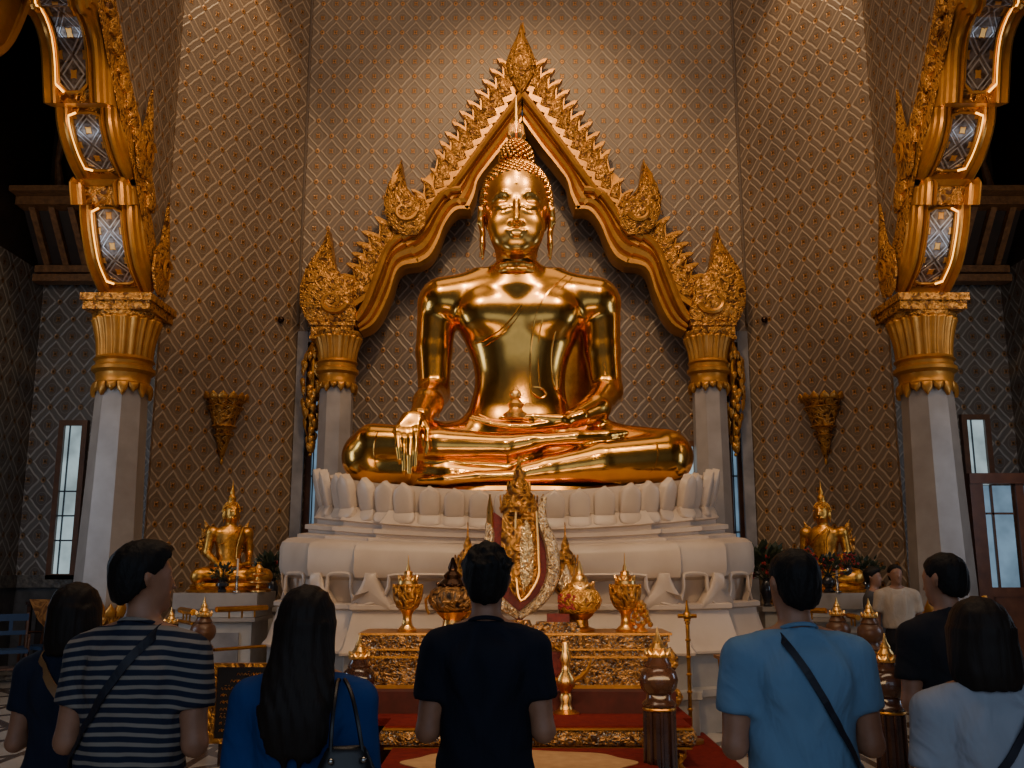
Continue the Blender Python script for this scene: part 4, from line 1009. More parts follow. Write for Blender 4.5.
# ---- lesser statues at both sides, with their pedestals
def lesser_statue(label, loc, rz, sc):
    t = thing('small_buddha_statue', label, 'statue', loc, rz)
    M_ = SDF((-0.62,-0.62,0),(0.62,0.42,1.5),0.0145)
    M_.loft([(0.30,0,0.02,.22,.15),(0.42,0,0.02,.155,.12),(0.55,0,0.02,.165,.125),(0.72,0,0.02,.215,.14),(0.80,0,0.02,.20,.12),(0.85,0,.02,.10,.09)],0.03,2.3)
    M_.cone((0,0,0.82),(0,0,0.95),0.075,0.065,0.03); M_.ell((0,-0.01,1.03),(0.098,0.11,0.135),0.02); M_.ell((0,-0.03,0.97),(0.075,0.085,0.09),0.03)
    M_.cone((0,-0.112,1.06),(0,-0.142,0.995),0.014,0.022,0.01); M_.cone((-0.035,-0.115,0.955),(0.035,-0.115,0.955),0.014,None,0.006); M_.cone((-0.07,-0.095,1.085),(-0.015,-0.118,1.085),0.008,None,0.006); M_.cone((0.07,-0.095,1.085),(0.015,-0.118,1.085),0.008,None,0.006)
    for s_ in (-1,1):
        M_.ell((s_*0.035,-0.108,1.045),(0.022,0.014,0.012),0.008); M_.chain([(s_*0.10,0,1.06),(s_*0.108,0,0.98),(s_*0.10,0,0.90)],[0.014,0.018,0.01],0.01)
        M_.ell((s_*0.235,0.02,0.77),(0.085,0.085,0.08),0.04)
        M_.chain([(s_*0.25,0.02,0.76),(s_*0.285,0.04,0.50)],[0.068,0.052],0.02)
    M_.chain([(-0.285,0.04,0.50),(-0.22,-0.22,0.36),(-0.20,-0.33,0.30)],[0.052,0.035,0.035],0.02)
    for k in range(4): M_.chain([(-0.235+k*0.023,-0.35,0.30),(-0.235+k*0.023,-0.385,0.24),(-0.235+k*0.023,-0.385,0.17+0.01*abs(k-1.5))],[0.013,0.012,0.009],0.005)
    M_.chain([(-0.18,-0.32,0.30),(-0.155,-0.36,0.24)],[0.014,0.011],0.006)
    M_.chain([(0.285,0.04,0.50),(0.20,-0.18,0.36),(0.05,-0.24,0.33)],[0.052,0.038,0.036],0.02)
    for k in range(4): M_.chain([(0.04,-0.20-0.024*k,0.335),(-0.10,-0.20-0.024*k,0.33)],[0.014,0.009],0.005)
    M_.chain([(0.09,-0.26,0.35),(0.02,-0.27,0.365)],[0.015,0.010],0.006)
    for s_ in (-1,1): M_.chain([(s_*0.1,0.05,0.22),(s_*0.44,-0.16,0.20)],[0.15,0.105],0.04)
    M_.chain([(-0.42,-0.18,0.22),(0.10,-0.30,0.24),(0.34,-0.27,0.27)],[0.09,0.05,0.03],0.02); M_.chain([(0.42,-0.20,0.18),(-0.1,-0.36,0.155)],[0.10,0.045],0.02)
    M_.cut((0,0,0.115),(0,0,-1))
    M_.mesh('body', GOLDS, t)
    c = MB(); 
    for i in range(110):
        z = 1-1.1*(i+0.5)/110; r = math.sqrt(max(0,1-z*z)); a = i*2.39996; p = (r*math.cos(a)*0.108, 0.01+r*math.sin(a)*0.118, 1.05+z*0.13)
        if p[1]<-0.03 and p[2]<1.10: continue
        c.sphere(p,0.015,6,4)
    c.sphere((0,0.01,1.18),(0.055,0.055,0.07),12,8)
    c.build('hair_curls', GOLDS, t)
    MB().lathe([(0.05,1.20),(0.055,1.23),(0.03,1.27),(0.035,1.30),(0.012,1.36),(0.003,1.46)],12).build('flame_crown', GOLDS, t)
    MB().lathe([(0.50,0),(0.52,0.03),(0.46,0.05),(0.48,0.08),(0.44,0.12)],40,sx=1.08,sy=0.72,c=(0,-0.08,0)).build('base', GOLDS, t)
    for ch in t.children:
        pass
    MB().tube(resample([Vector(v) for v in ((0.13,-0.11,0.83),(0.10,-0.145,0.76),(0.07,-0.145,0.66),(0.06,-0.125,0.54),(0.06,-0.12,0.42))],20),0.014,6).build('sash', GOLDS, t)
    MB().tube(resample([Vector(v) for v in ((0.09,-0.10,0.84),(-0.02,-0.15,0.74),(-0.12,-0.13,0.64),(-0.17,-0.08,0.60))],20),0.009,6).build('robe_hem', GOLDS, t)
    m = MB()
    for s_ in (-1,1):
        for k in range(3):
            p = Vector((s_*(0.27-0.03*k),0.16,0.50+0.11*k)); U = Vector((s_*0.45,0,1)).normalized(); q = Vector((U.z,0,-U.x)); m = MB()
            m.dome_plate([p-q*.05,p-q*.065+U*.09,p-q*.02+U*.17,p+U*.24,p+q*.03+U*.15,p+q*.06+U*.08,p+q*.05],(0,-1,0),0.015,0.015,back=0.01); m.build('flame_leaf', CARVEF, t)
    t.scale = (sc,)*3
    return t
GOLDS = mat_gold('worn_gold_leaf', (0.30,0.12,0.02), (0.85,0.44,0.10), 0.26, 0.5, 14, bs=30, bst=0.3, bd=0.01)
for sg,nm,px in ((-1,'left',226),(1,'right',828)):
    q = P(px,592,12.7)
    x = q.x+0.0
    lesser_statue('smaller gilded seated statue with pointed crown on the %s side pedestal'%nm, (x,12.75,q.z), sg*-0.62, 1.0)
    t = thing('side_pedestal','tiered grey marble pedestal under the smaller %s statue'%nm,'pedestal',(x,12.72,0))
    zt = q.z
    MB().box((0,0,zt-0.10),(1.06,0.96,0.20)).build('top_slab', GREYM, t)
    MB().box((0,0,zt-0.25),(1.0,0.90,0.10)).box((0,0,(zt-0.30)/2+0.08),(0.92,0.82,zt-0.40)).build('body', GREYB, t)
    MB().box((0,0,0.17),(1.06,0.96,0.10)).box((0,0,0.06),(1.16,1.06,0.12)).build('plinth', GREYM, t); MB().box((0,0,zt-0.33),(1.02,0.92,0.05)).build('moulding', GREYM, t)
    MB().box((0,-0.42,0.62),(0.62,0.03,0.44)).build('inset_panel', DMARB, t)
# ================================================================== ALTAR
al = thing('altar_table','long tiered altar table covered in gilt and mirror mosaic before the pedestal','altar',(0.03,9.0,0.60))
W = 1.39
tiers = [(1.00,0.475,0.455),(0.985,0.455,0.40),(0.97,0.40,0.34),(0.985,0.34,0.325),(0.94,0.325,0.275),(0.965,0.275,0.258),(0.93,0.258,0.19),(0.91,0.19,0.12),(0.90,0.12,0.055),(0.935,0.055,0.03),(0.96,0.03,0.0)]
bodyb = MB(); ledge = MB()
for i,(w,z1,z0) in enumerate(tiers):
    d_ = 0.62*w; tgt = ledge if i in (0,3,5,10) else bodyb
    tgt.box((0,0,(z0+z1)/2),(2*W*w,d_,z1-z0))
bodyb.build('mosaic_tiers', MOSAIC, al); ledge.build('ledges', GILT, al)
MB().box((0.18,-0.33,0.16),(0.46,0.10,0.32)).build('red_panel', RGLASS, al)
MB().box((-0.07,-0.36,0.17),(0.045,0.12,0.34)).box((0.43,-0.36,0.17),(0.045,0.12,0.34)).box((0.18,-0.36,0.35),(0.56,0.12,0.045)).build('panel_frame', CARVEF, al)
for sx_ in (-1,1):
    lgp = [(sx_*1.34,-0.28,0.33),(sx_*1.40,-0.31,0.22),(sx_*1.30,-0.30,0.12),(sx_*1.31,-0.31,0.02),(sx_*1.42,-0.34,-0.05),(sx_*1.38,-0.34,-0.12)]
    MB().tube(resample([Vector(q) for q in lgp],18),[0.045]*18,8).build('scroll_leg', CARVEF, al)
stp = thing('red_step','dark red cloth covered step under the altar table','step',(0.03,8.9,0))
MB().box((0,0.05,0.51),(2.75,0.9,0.18)).build('upper_step', DREDC, stp)
MB().box((0,-0.05,0.39),(2.92,1.2,0.06)).build('red_top', REDC, stp)
MB().box((0,0.1,0.18),(2.8,1.0,0.36)).build('base', DREDC, stp)
lt = thing('low_offering_table','low carved gilt offering table with curved feet and red top in front of the altar','table',(0.2,7.92,0.14))
xa = P(385,735,7.65).x-0.2; xb = P(691,735,7.65).x-0.2
MB().box(((xa+xb)/2,0,0.305),(xb-xa,0.55,0.02)).build('red_top', REDC, lt)
m_ = MB(); rows = []
for k in range(9):
    a = -PI/2+PI*k/8; rows.append([Vector((x,-0.27-0.055*math.cos(a),0.225+0.062*math.sin(a))) for x in (xa,xb)])
m_.grid(rows); rows = []
m_.box(((xa+xb)/2,0.0,0.225),(xb-xa-0.02,0.54,0.12)).sphere((xb,-0.25,0.225),(0.05,0.075,0.07),12,8).sphere((xa,-0.25,0.225),(0.05,0.075,0.07),12,8)
m_.build('moulded_edge', MOSAIC, lt)
MB().box(((xa+xb)/2,-0.26,0.293),(xb-xa+0.03,0.10,0.014)).box(((xa+xb)/2,-0.26,0.155),(xb-xa,0.10,0.014)).build('gilt_line', GILT, lt)
for x in (xa+0.1,xb-0.08):
    for y in (-0.22,0.2):
        MB().tube([(x,y,0.16),(x+0.02,y,0.08),(x-0.01,y,0.03),(x+0.04,y-0.01,-0.07),(x+0.09,y-0.02,-0.11)],[0.05,0.03,0.025,0.035,0.02],8).build('leg', CARVEF, lt)
kp = thing('kneeling_platform','low kneeling platform with a red carpet and tan oval motif','platform',(0.05,7.02,0))
MB().box((0,0,0.14),(1.86,1.0,0.28)).build('base', BLACKW, kp)
MB().box((0,0,0.295),(1.9,1.06,0.03)).build('red_carpet', REDC, kp)
MB().extrude([(math.copysign(abs(math.cos(a))**1.0,math.cos(a))*0.80*(1+0.04*math.cos(8*a)),-0.03+math.sin(a)*0.44*(1+0.04*math.cos(8*a)),0.311) for a in [2*PI*k/64 for k in range(64)]],(0,0,0.006)).build('tan_motif', TANC, kp)
tag(MB().box((0.05,8.6,0.008),(3.75,3.1,0.016)).build('red_carpet', REDC),'deep red carpet laid on the tiled floor around the altar steps','carpet')
# ---- vessels on the altar
ZA = 1.077
def vessel(name, label, cat, px, Y=8.92, z=ZA):
    q = P(px,628,Y); return thing(name,label,cat,(q.x,Y,z))
def leaves_ring(mb, r, z, n, L, w, out=0.2):
    for k in range(n):
        a = 2*PI*k/n; e = Vector((math.cos(a),math.sin(a),0)); sd = Vector((-e.y,e.x,0)); U = (Vector((0,0,1))+e*out).normalized(); p = e*r+Vector((0,0,z))
        mb.dome_plate([p-sd*w,p-sd*w*1.1+U*L*.4,p-sd*w*.4+U*L*.75,p+U*L,p+sd*w*.4+U*L*.75,p+sd*w*1.1+U*L*.4,p+sd*w],e,0.008,0.006,back=0.006)
def spired_urn(t, s=1.0, h=0.62):
    MB().lathe([(0.085*s,0),(0.09*s,0.015),(0.05*s,0.05),(0.04*s,0.10),(0.045*s,0.15),(0.07*s,0.19)],24).build('foot', GOLD2, t)
    m = MB().lathe([(0.06*s,0.18),(0.095*s,0.21),(0.125*s,0.28),(0.135*s,0.35),(0.12*s,0.39),(0.13*s,0.40),(0.10*s,0.42)],24,flute=12,fd=0.05); leaves_ring(m,0.125*s,0.33,12,0.09,0.022,0.1); leaves_ring(m,0.08*s,0.22,10,0.09,0.025,0.4)
    m.build('bowl', CARVEF, t)
    m = MB().lathe([(0.095*s,0.41),(0.09*s,0.45),(0.06*s,0.46),(0.065*s,0.49),(0.04*s,0.50),(0.042*s,0.53),(0.02*s,0.54),(0.018*s,0.57),(0.008*s,0.60),(0.003,h+0.06)],20); leaves_ring(m,0.075*s,0.44,8,0.06,0.02,0.2)
    m.build('spired_lid', GOLD2, t)
t = vessel('spired_urn','gilt spired urn on the left end of the altar table','urn',407); spired_urn(t)
t = vessel('spired_urn','gilt spired urn near the right end of the altar table','urn',626); spired_urn(t,1.05,0.64)
t = vessel('offering_vessel','dark lacquered melon-shaped covered vessel with gilt foot, left of the central shield','vessel',452)
MB().lathe([(0.13,0),(0.135,0.02),(0.09,0.05),(0.08,0.10),(0.13,0.15),(0.15,0.17)],28).build('foot', GOLD2, t)
MB().lathe([(0.12,0.16),(0.19,0.21),(0.215,0.28),(0.19,0.36),(0.13,0.40)],40,flute=10,fd=0.05).build('bowl', mat_carved('dark_lacquer_with_gilt',(0.015,0.01,0.01),(0.35,0.18,0.06),14), t)
m = MB().lathe([(0.13,0.39),(0.14,0.42),(0.08,0.47),(0.085,0.50),(0.04,0.54),(0.045,0.57),(0.01,0.66)],20); leaves_ring(m,0.13,0.39,12,0.05,0.02,0.3); m.build('lid', DRESIN, t)
for s_ in (-1,1): MB().tube([(s_*0.20,0,0.32),(s_*0.245,0,0.28),(s_*0.235,0,0.2),(s_*0.21,0,0.15)],0.014,6).build('handle', GOLD2, t)
t = vessel('orange_gilt_urn','round orange-gold covered urn with red glass flowers right of the central shield','urn',580)
MB().lathe([(0.13,0),(0.135,0.02),(0.08,0.04),(0.075,0.10),(0.12,0.14),(0.13,0.16)],28).build('foot', GOLDD, t)
MB().lathe([(0.11,0.15),(0.175,0.20),(0.20,0.27),(0.175,0.34),(0.14,0.375)],40,flute=12,fd=0.03).build('bowl', mat_carved('orange_gilt_relief',(0.30,0.11,0.02),(0.95,0.50,0.10),18,metal=0.5,rough=0.4), t)
m = MB().lathe([(0.145,0.37),(0.13,0.41),(0.08,0.44),(0.07,0.48),(0.035,0.51),(0.04,0.54),(0.006,0.63)],20); leaves_ring(m,0.12,0.38,12,0.06,0.02,0.2); m.build('lid', GOLD2, t)
m = MB(); rnd = random.Random(5)
for k in range(34):
    a = -PI*0.95+rnd.random()*1.1; zz = 0.2+rnd.random()*0.13; m.sphere((0.192*math.cos(a),0.192*math.sin(a),zz),0.014,6,4)
m.build('red_flowers', REDF, t)
t = vessel('gilt_spire_reliquary','slender gilt reliquary with bright diamond plaque beside the round orange urn','reliquary',566,9.12)
m = MB().lathe([(0.10,0),(0.10,0.10),(0.07,0.14),(0.06,0.3),(0.11,0.36),(0.12,0.50),(0.10,0.62),(0.07,0.66),(0.075,0.70),(0.04,0.74),(0.04,0.78),(0.012,0.86),(0.004,0.99)],20); leaves_ring(m,0.10,0.60,8,0.09,0.03); m.build('body', CARVEF, t)
MB().dome_plate([(0,-0.125,0.28),(-0.075,-0.125,0.42),(-0.05,-0.125,0.48),(0,-0.125,0.60),(0.05,-0.125,0.48),(0.075,-0.125,0.42)],(0,-1,0),0.02,0.02).build('diamond_plaque', mat_carved('bright_plaque_relief',(0.55,0.38,0.2),(0.95,0.8,0.55),18,rough=0.3), t)
t = vessel('gilt_spire_reliquary','slender gilt reliquary spire rising behind the dark melon-shaped vessel','reliquary',467,9.12)
m = MB().lathe([(0.10,0),(0.10,0.10),(0.07,0.14),(0.06,0.3),(0.11,0.36),(0.12,0.50),(0.10,0.62),(0.07,0.66),(0.075,0.70),(0.04,0.74),(0.04,0.78),(0.012,0.86),(0.004,0.99)],20); leaves_ring(m,0.10,0.60,8,0.09,0.03); m.build('body', CARVEF, t)
t = vessel('gilt_flower_offering','small gilt flower offering on a foot at the right end of the altar','offering',641,8.88)
m = MB().lathe([(0.07,0),(0.03,0.04),(0.05,0.07)],14); 
for k in range(26):
    a = k*2.4; zz = 0.06+0.21*(k/26); m.sphere((0.085*(1-k/34)*math.cos(a),0.07*(1-k/34)*math.sin(a),zz),0.026,7,5)
m.build('flowers', GOLD2, t)
t = vessel('low_offering_tray','low dark gilt tray with red lacquer box behind the standing visitor in black','tray',556,8.80)
MB().box((0,0,0.03),(0.42,0.2,0.06)).box((0,0,0.075),(0.36,0.16,0.03)).build('tray', MOSAIC, t)
MB().box((0.02,0.0,0.125),(0.2,0.12,0.07)).build('red_box', RGLASS, t)
# central shield
sh = thing('ceremonial_shield','tall gilt ceremonial shield with red glass border standing at the middle of the altar','shield',(P(519,620,8.9).x,8.9,ZA))
def SP_(L, dy): return [P(a,b,8.9)+Vector((0,dy,0))-sh.location for a,b in L]
MB().dome_plate(SP_([(489,520),(486,545),(484,572),(489,592),(500,607),(519,622),(536,609),(548,593),(554,575),(553,558),(546,545),(544,520),(541,505),(532,520),(505,520),(494,512)],0.02),(0,-1,0),0.02,0.0,back=0.03,steps=(1,0.99,0.9)).build('back_panel', RGLASS, sh)
edge = [(544,497),(541,515),(545,530),(551,545),(553,562),(552,578),(546,592),(536,604),(519,616)]
edl = [(488,523),(490,535),(487,548),(484,562),(485,578),(491,592),(502,604),(519,616)]
m = MB(); m.tube(resample(SP_(edge,-0.03),40),[0.012+0.05*math.sin(PI*min(1,(k+2)/44))**0.6 for k in range(40)],8); m.tube(resample(SP_(edl,-0.03),40),[0.012+0.05*math.sin(PI*min(1,(k+2)/44))**0.6 for k in range(40)],8)
m.build('mosaic_border', mat_carved('silvered_mosaic',(0.25,0.13,0.05),(0.85,0.65,0.38),26,bd=0.02,glass=(0.6,0.6,0.6)), sh)
MB().dome_plate(SP_([(503,513),(501,540),(502,560),(505,578),(512,592),(520,602),(530,590),(537,580),(538,560),(536,535),(535,513),(519,508)],-0.06),(0,-1,0),0.05,0.05,back=0.1).build('central_panel', CARVEF, sh)
m = MB(); m.tube(resample(SP_([(516,510),(515,545),(516,575),(521,600),(537,579),(538,556),(536,512)],-0.13),50),0.014,6); m.build('panel_rim', GOLD2, sh)
MB().dome_plate(SP_([(521,528),(518,550),(519,575),(523,592),(533,577),(534,552),(531,528),(526,520)],-0.10),(0,-1,0),0.05,0.04,back=0.02).build('bright_plaque', mat_carved('bright_relief',(0.6,0.35,0.12),(1.0,0.78,0.42),20,rough=0.25), sh)
m = MB().lathe([(0.17,P(519,513,8.9).z-ZA),(0.185,P(519,508,8.9).z-ZA),(0.14,P(519,500,8.9).z-ZA),(0.15,P(519,497,8.9).z-ZA),(0.09,P(519,489,8.9).z-ZA),(0.10,P(519,486,8.9).z-ZA),(0.05,P(519,478,8.9).z-ZA),(0.055,P(519,475,8.9).z-ZA),(0.02,P(519,466,8.9).z-ZA),(0.004,P(519,455,8.9).z-ZA)],20)
leaves_ring(m,0.16,P(519,508,8.9).z-ZA,10,0.12,0.035,0.1); leaves_ring(m,0.10,P(519,493,8.9).z-ZA,8,0.11,0.03,0.0); m.build('spired_top', CARVEF, sh)
for px in (490,543): m = MB(); m.tube([SP_([(px,528)],-0.02)[0],SP_([(px,510)],-0.02)[0],SP_([(px,494)],-0.02)[0]],[0.035,0.03,0.005],8); m.build('side_spire', GOLD2, sh)
MB().lathe([(0.20,0),(0.20,0.03),(0.12,0.05),(0.10,0.10)],20,sy=0.7).build('foot', MOSAIC, sh)
# standing candelabrum on the red step
q = P(566,722,8.42)
cn = thing('gilt_candlestick','tall gilt candlestick with branching leaves standing on the red step','candlestick',(q.x,8.42,0.42))
MB().lathe([(0.11,0),(0.115,0.02),(0.06,0.05),(0.045,0.10),(0.055,0.15),(0.04,0.18),(0.075,0.24),(0.08,0.30),(0.04,0.36),(0.035,0.42),(0.05,0.46),(0.03,0.52),(0.028,0.60)],20).build('stem', GOLD2, cn)
for s_ in (-1,1): MB().tube([(s_*0.04,0,0.26),(s_*0.13,0,0.31),(s_*0.19,0,0.37),(s_*0.22,-0.01,0.45)],[0.02,0.025,0.02,0.006],6).build('branch', GILT, cn)
# thin staff and small stand right of the altar
q = P(690,700,9.45)
sf = thing('gilt_staff','thin gilt staff with a cross-shaped head right of the altar','staff',(q.x,9.45,0.02))
zt = P(690,600,9.45).z-0.02
MB().tube([(0,0,0.0),(0,0,zt-0.12)],0.018,8).build('pole', GOLDD, sf)
m = MB().tube([(-0.09,0,zt-0.15),(0.09,0,zt-0.15)],0.02,8).tube([(0,0,zt-0.2),(0,0,zt)],[0.035,0.006],8).sphere((0,0,zt-0.15),0.045); m.build('head', GOLDD, sf)
m = MB(); [m.sphere((0,0,0.3+k*0.16),(0.028,0.028,0.02),8,5) for k in range(6)]; m.build('knots', GILT, sf)
MB().lathe([(0.12,0),(0.12,0.03),(0.03,0.05)],16).build('foot', GOLDD, sf)
q = P(735,700,9.1)
sd_ = thing('gilt_side_stand','small gilt wooden folding stand with a slanted frame beside the altar','stand',(q.x,9.1,0.0))
zt = P(735,655,9.1).z
MB().box((0.02,0,zt-0.02),(0.34,0.3,0.03)).build('top', GOLDD, sd_)
for x,y in ((-0.09,-0.12),(-0.09,0.12),(0.13,-0.12),(0.13,0.12)): MB().tube([(x,y,0),(x+0.02,y,zt*0.5),(x-0.01,y,zt-0.03)],[0.018,0.024,0.02],8).build('leg', GOLDD, sd_)
MB().tube([(-0.09,-0.13,zt-0.25),(0.13,-0.13,zt-0.1)],0.013,6).tube([(-0.09,-0.13,zt-0.4),(0.13,-0.13,zt-0.4)],0.013,6).build('brace', GOLDD, sd_)
# ---- railing posts
def post(label, px, ytip, Y, group=None, dark=True, rsc=1.0):
    q = P(px,ytip,Y); h = q.z; s = h/1.226*rsc; t = thing('railing_post',label,'post',(q.x,Y,0),0,group)
    zb = h-0.36*s
    wood = WOODD if dark else WOODB
    MB().lathe([(0.15*s,0),(0.15*s,0.10),(0.125*s,0.14),(0.13*s,0.20),(0.108*s,0.24),(0.104*s,zb-0.17*s)],8,rot=PI/8).build('shaft', wood, t, angle=25)
    m = MB()
    for k in range(8):
        a = 2*PI*k/8; m.tube([(0.107*s*math.cos(a),0.107*s*math.sin(a),0.26),(0.103*s*math.cos(a),0.103*s*math.sin(a),zb-0.18*s)],0.013*s,6)
    m.build('fluting', wood, t)
    MB().lathe([(0.112*s,zb-0.18*s),(0.122*s,zb-0.165*s),(0.112*s,zb-0.15*s),(0.09*s,zb-0.13*s),(0.085*s,zb-0.10*s),(0.125*s,zb-0.06*s),(0.138*s,zb),(0.125*s,zb+0.055*s),(0.09*s,zb+0.085*s),(0.096*s,zb+0.10*s),(0.07*s,zb+0.14*s),(0.062*s,zb+0.19*s)],32).build('ball_cap', wood if dark else WOODB, t)
    m = MB().lathe([(0.085*s,zb+0.16*s),(0.088*s,zb+0.175*s),(0.055*s,zb+0.20*s),(0.058*s,zb+0.215*s),(0.035*s,zb+0.25*s),(0.038*s,zb+0.262*s),(0.016*s,zb+0.30*s),(0.003,h)],20)
    leaves_ring(m,0.075*s,zb+0.155*s,10,0.06*s,0.02*s,0.1); m.build('gilt_finial', GOLD2, t)
    m = MB().lathe([(0.114*s,zb-0.205*s),(0.118*s,zb-0.195*s),(0.114*s,zb-0.185*s)],24); m.build('gilt_band', GOLDD, t)
    return t
post('thick dark wooden post with gilt spired cap before the right half of the altar',657,627,7.0)
post('thick dark wooden post with gilt spired cap just right of the visitor in sky blue',884,633,7.0)
post('dark ball-topped post with gilt spire beside the shoulder of the woman in blue',360,633,7.6)
pD = post('ball-topped wooden post with gilt spire right of the striped jersey, at the left railing',205,597,10.5,None,False,0.92)
pE = post('short gilt ball-topped post left end of the railing, behind the striped visitor',172,607,11.1,None,False,0.92)
pG = post('ball-topped post with gilt spire nearest the right small statue',836,597,10.9,None,False,0.92)
pF = post('ball-topped post with gilt spire in front of the far man in cream shirt',868,598,10.4,None,False,0.92)
def rail(label, a, b, zs):
    a = Vector(a); b = Vector(b); t = thing('railing',label,'railing',(a.x,a.y,0)); d = b-a
    for z,r in zs: MB().tube([(0,0,z),(d.x*0.5,d.y*0.5,z+0.0),(d.x,d.y,z)],r,8).build('rail', GOLDD, t)
    n = max(2,int(d.length/0.16))
    for k in range(1,n):
        p = d*(k/n); MB().tube([(p.x,p.y,zs[0][0]),(p.x,p.y,zs[0][0]-0.10)],0.011,6).build('spindle', GOLDD, t)
pdL = pD.location; peL = pE.location; pgL = pG.location; pfL = pF.location
rail('gilt railing with short spindles between the two left posts',(peL.x+0.1,peL.y,0),(pdL.x-0.12,pdL.y+0.02,0),[(1.17,0.035),(1.05,0.02)])
rail('gilt railing running right from the left post towards the pedestal',(pdL.x+0.13,pdL.y,0),(pdL.x+0.55,pdL.y+0.5,0),[(1.20,0.03),(0.78,0.018)])
rail('gilt railing left of the right small statue',(pgL.x-0.5,pgL.y+0.35,0),(pgL.x-0.12,pgL.y,0),[(1.17,0.03),(0.8,0.018)])
rail('gilt railing between the two far right posts',(pgL.x+0.12,pgL.y,0),(pfL.x-0.12,pfL.y,0),[(1.12,0.03),(0.78,0.018)])
# ---- sign board with gilt script
q = P(217,666,8.55); q2 = P(290,738,8.55)
sb = thing('notice_board','black notice board with lines of gilt script beside the woman in royal blue','sign',((q.x+q2.x)/2,8.55,0.0))
w = q2.x-q.x; z1 = q.z; z0 = q2.z
MB().box((0,0,(z0+z1)/2),(w,0.04,z1-z0)).build('board', SIGNB, sb)
MB().box((0,-0.01,z1+0.01),(w+0.06,0.07,0.03)).box((0,-0.01,z0-0.02),(w+0.06,0.07,0.04)).box((w/2,-0.01,(z0+z1)/2),(0.03,0.07,z1-z0)).box((-w/2,-0.01,(z0+z1)/2),(0.03,0.07,z1-z0)).build('frame', CARVEF, sb)
rnd = random.Random(11)
for ln in range(9):
    m = MB()
    zz = z1-0.075-ln*0.058; half = w*(0.22 if ln<1 else 0.30 if ln<2 else 0.42); x = -half
    while x<half:
        L = 0.018+rnd.random()*0.012; a = rnd.random()
        pts_ = [(x,-0.024,zz),(x+L*0.3,-0.024,zz+0.018),(x+L*0.7,-0.024,zz+0.020*(a>0.4)-0.003),(x+L,-0.024,zz+0.002)]
        if a>0.6: pts_ += [(x+L,-0.024,zz+0.026)]
        m.tube(pts_,0.0030,4)
        if a<0.3: m.tube([(x+L*0.2,-0.024,zz+0.031),(x+L*0.8,-0.024,zz+0.034)],0.0028,4)
        x += L+0.007+(0.02 if rnd.random()<0.12 else 0)
    m.build('script_line', GOLD2, sb)
m = MB()
for k in range(8):
    zz = z0+(z1-z0)*(k/7.5); p = Vector((-w/2-0.02,-0.02,zz)); U = Vector((-0.45,0,1)).normalized(); s_ = Vector((U.z,0,-U.x))
    m.dome_plate([p-s_*.03,p-s_*.045+U*.05,p-s_*.02+U*.1,p+U*.14,p+s_*.02+U*.08,p+s_*.03],(0,-1,0),0.015,0.015,back=0.015)
m.build('flame_edging', GILT, sb)
for s_ in (-1,1): MB().box((s_*w*0.4,0.03,z0/2),(0.04,0.04,z0)).build('leg', WOODD, sb)
# ---- flowers and offerings beside the small statues
def bouquet(name, label, loc, R, n, red=0.0, vase=True, seed=1, vh=0.25):
    t = thing(name,label,'plant',loc); rnd = random.Random(seed)
    if vase: MB().lathe([(0.06,0),(0.065,0.02),(0.04,0.05),(0.085,vh*0.5),(0.08,vh*0.7),(0.045,vh*0.88),(0.06,vh)],20).build('vase', PORC, t)
    lf = MB(); fl = MB()
    for k in range(n):
        a = rnd.random()*2*PI; el = rnd.random()*1.35; d = Vector((math.cos(a)*math.cos(el),math.sin(a)*math.cos(el),math.sin(el)*1.1)); rr = R*(0.45+0.55*rnd.random())
        p = Vector((0,0,vh))+d*rr; s_ = d.orthogonal().normalized(); s_ = Matrix.Rotation(rnd.random()*6.28,3,d)@s_; w = R*0.12; L = R*0.34
        lf.add([p-s_*w*0.2,p+d*L*0.45-s_*w,p+d*L,p+d*L*0.45+s_*w],[(0,1,2,3)])
        if k%4==0: lf.tube([(0,0,vh*0.9),tuple(p)],0.004,4)
        if rnd.random()<red: 
            for j in range(5): fl.sphere(p+d*0.01+Vector((rnd.uniform(-1,1),rnd.uniform(-1,1),rnd.uniform(-1,1)))*R*0.06,R*0.055,6,4)
    lf.build('leaves', LEAF, t)
    if fl.v: fl.build('flowers', REDF, t)
    return t
zl = P(226,592,12.4).z
xl = P(226,592,12.4).x; xr = P(828,592,12.4).x
bouquet('flower_vase','dark vase with leaves in front of the left small statue',(xl-0.03,12.32,zl),0.17,80,0.05,True,3,0.16)
bouquet('flower_vase','red flowers in a dark vase at the left foot of the right small statue',(xr-0.30,12.38,zl),0.17,60,0.9,True,4,0.36)
bouquet('flower_vase','red flowers in a dark vase at the right foot of the right small statue',(xr+0.26,12.36,zl),0.15,60,0.9,True,5,0.34)
bouquet('flower_vase','dark leafy vase in front of the middle of the right small statue',(xr-0.02,12.30,zl),0.22,110,0.12,True,6,0.22)
for s_,k in ((-1,0),(1,1)): pass
q = P(268,600,12.6); bouquet('leafy_plant','dark leafy plant between the left small statue and the pedestal',(q.x-0.25,13.8,1.10),0.30,170,0.06,True,8,0.4)
q = P(772,600,12.6); bouquet('leafy_plant','dark leafy plant between the pedestal and the right small statue',(q.x+0.25,13.8,1.10),0.40,230,0.06,True,9,0.4)
q = P(873,600,12.9); bouquet('leafy_plant','dark leafy plant behind the two far visitors on the right',(q.x+0.1,13.4,1.15),0.26,120,0.0,True,10,0.35)
for lab,px in (('left',268),('right',772)):
    q = P(px,600,12.9); t = thing('flower_stand','dark stone stand under the leafy plant %s of the pedestal'%lab,'stand',(q.x*1.075,13.8,0))
    MB().box((0,0,1.07),(0.42,0.42,0.06)).build('top', GREYM, t); MB().box((0,0,0.55),(0.34,0.34,0.98)).build('body', GREYB, t); MB().box((0,0,0.03),(0.44,0.44,0.06)).build('foot', GREYM, t)
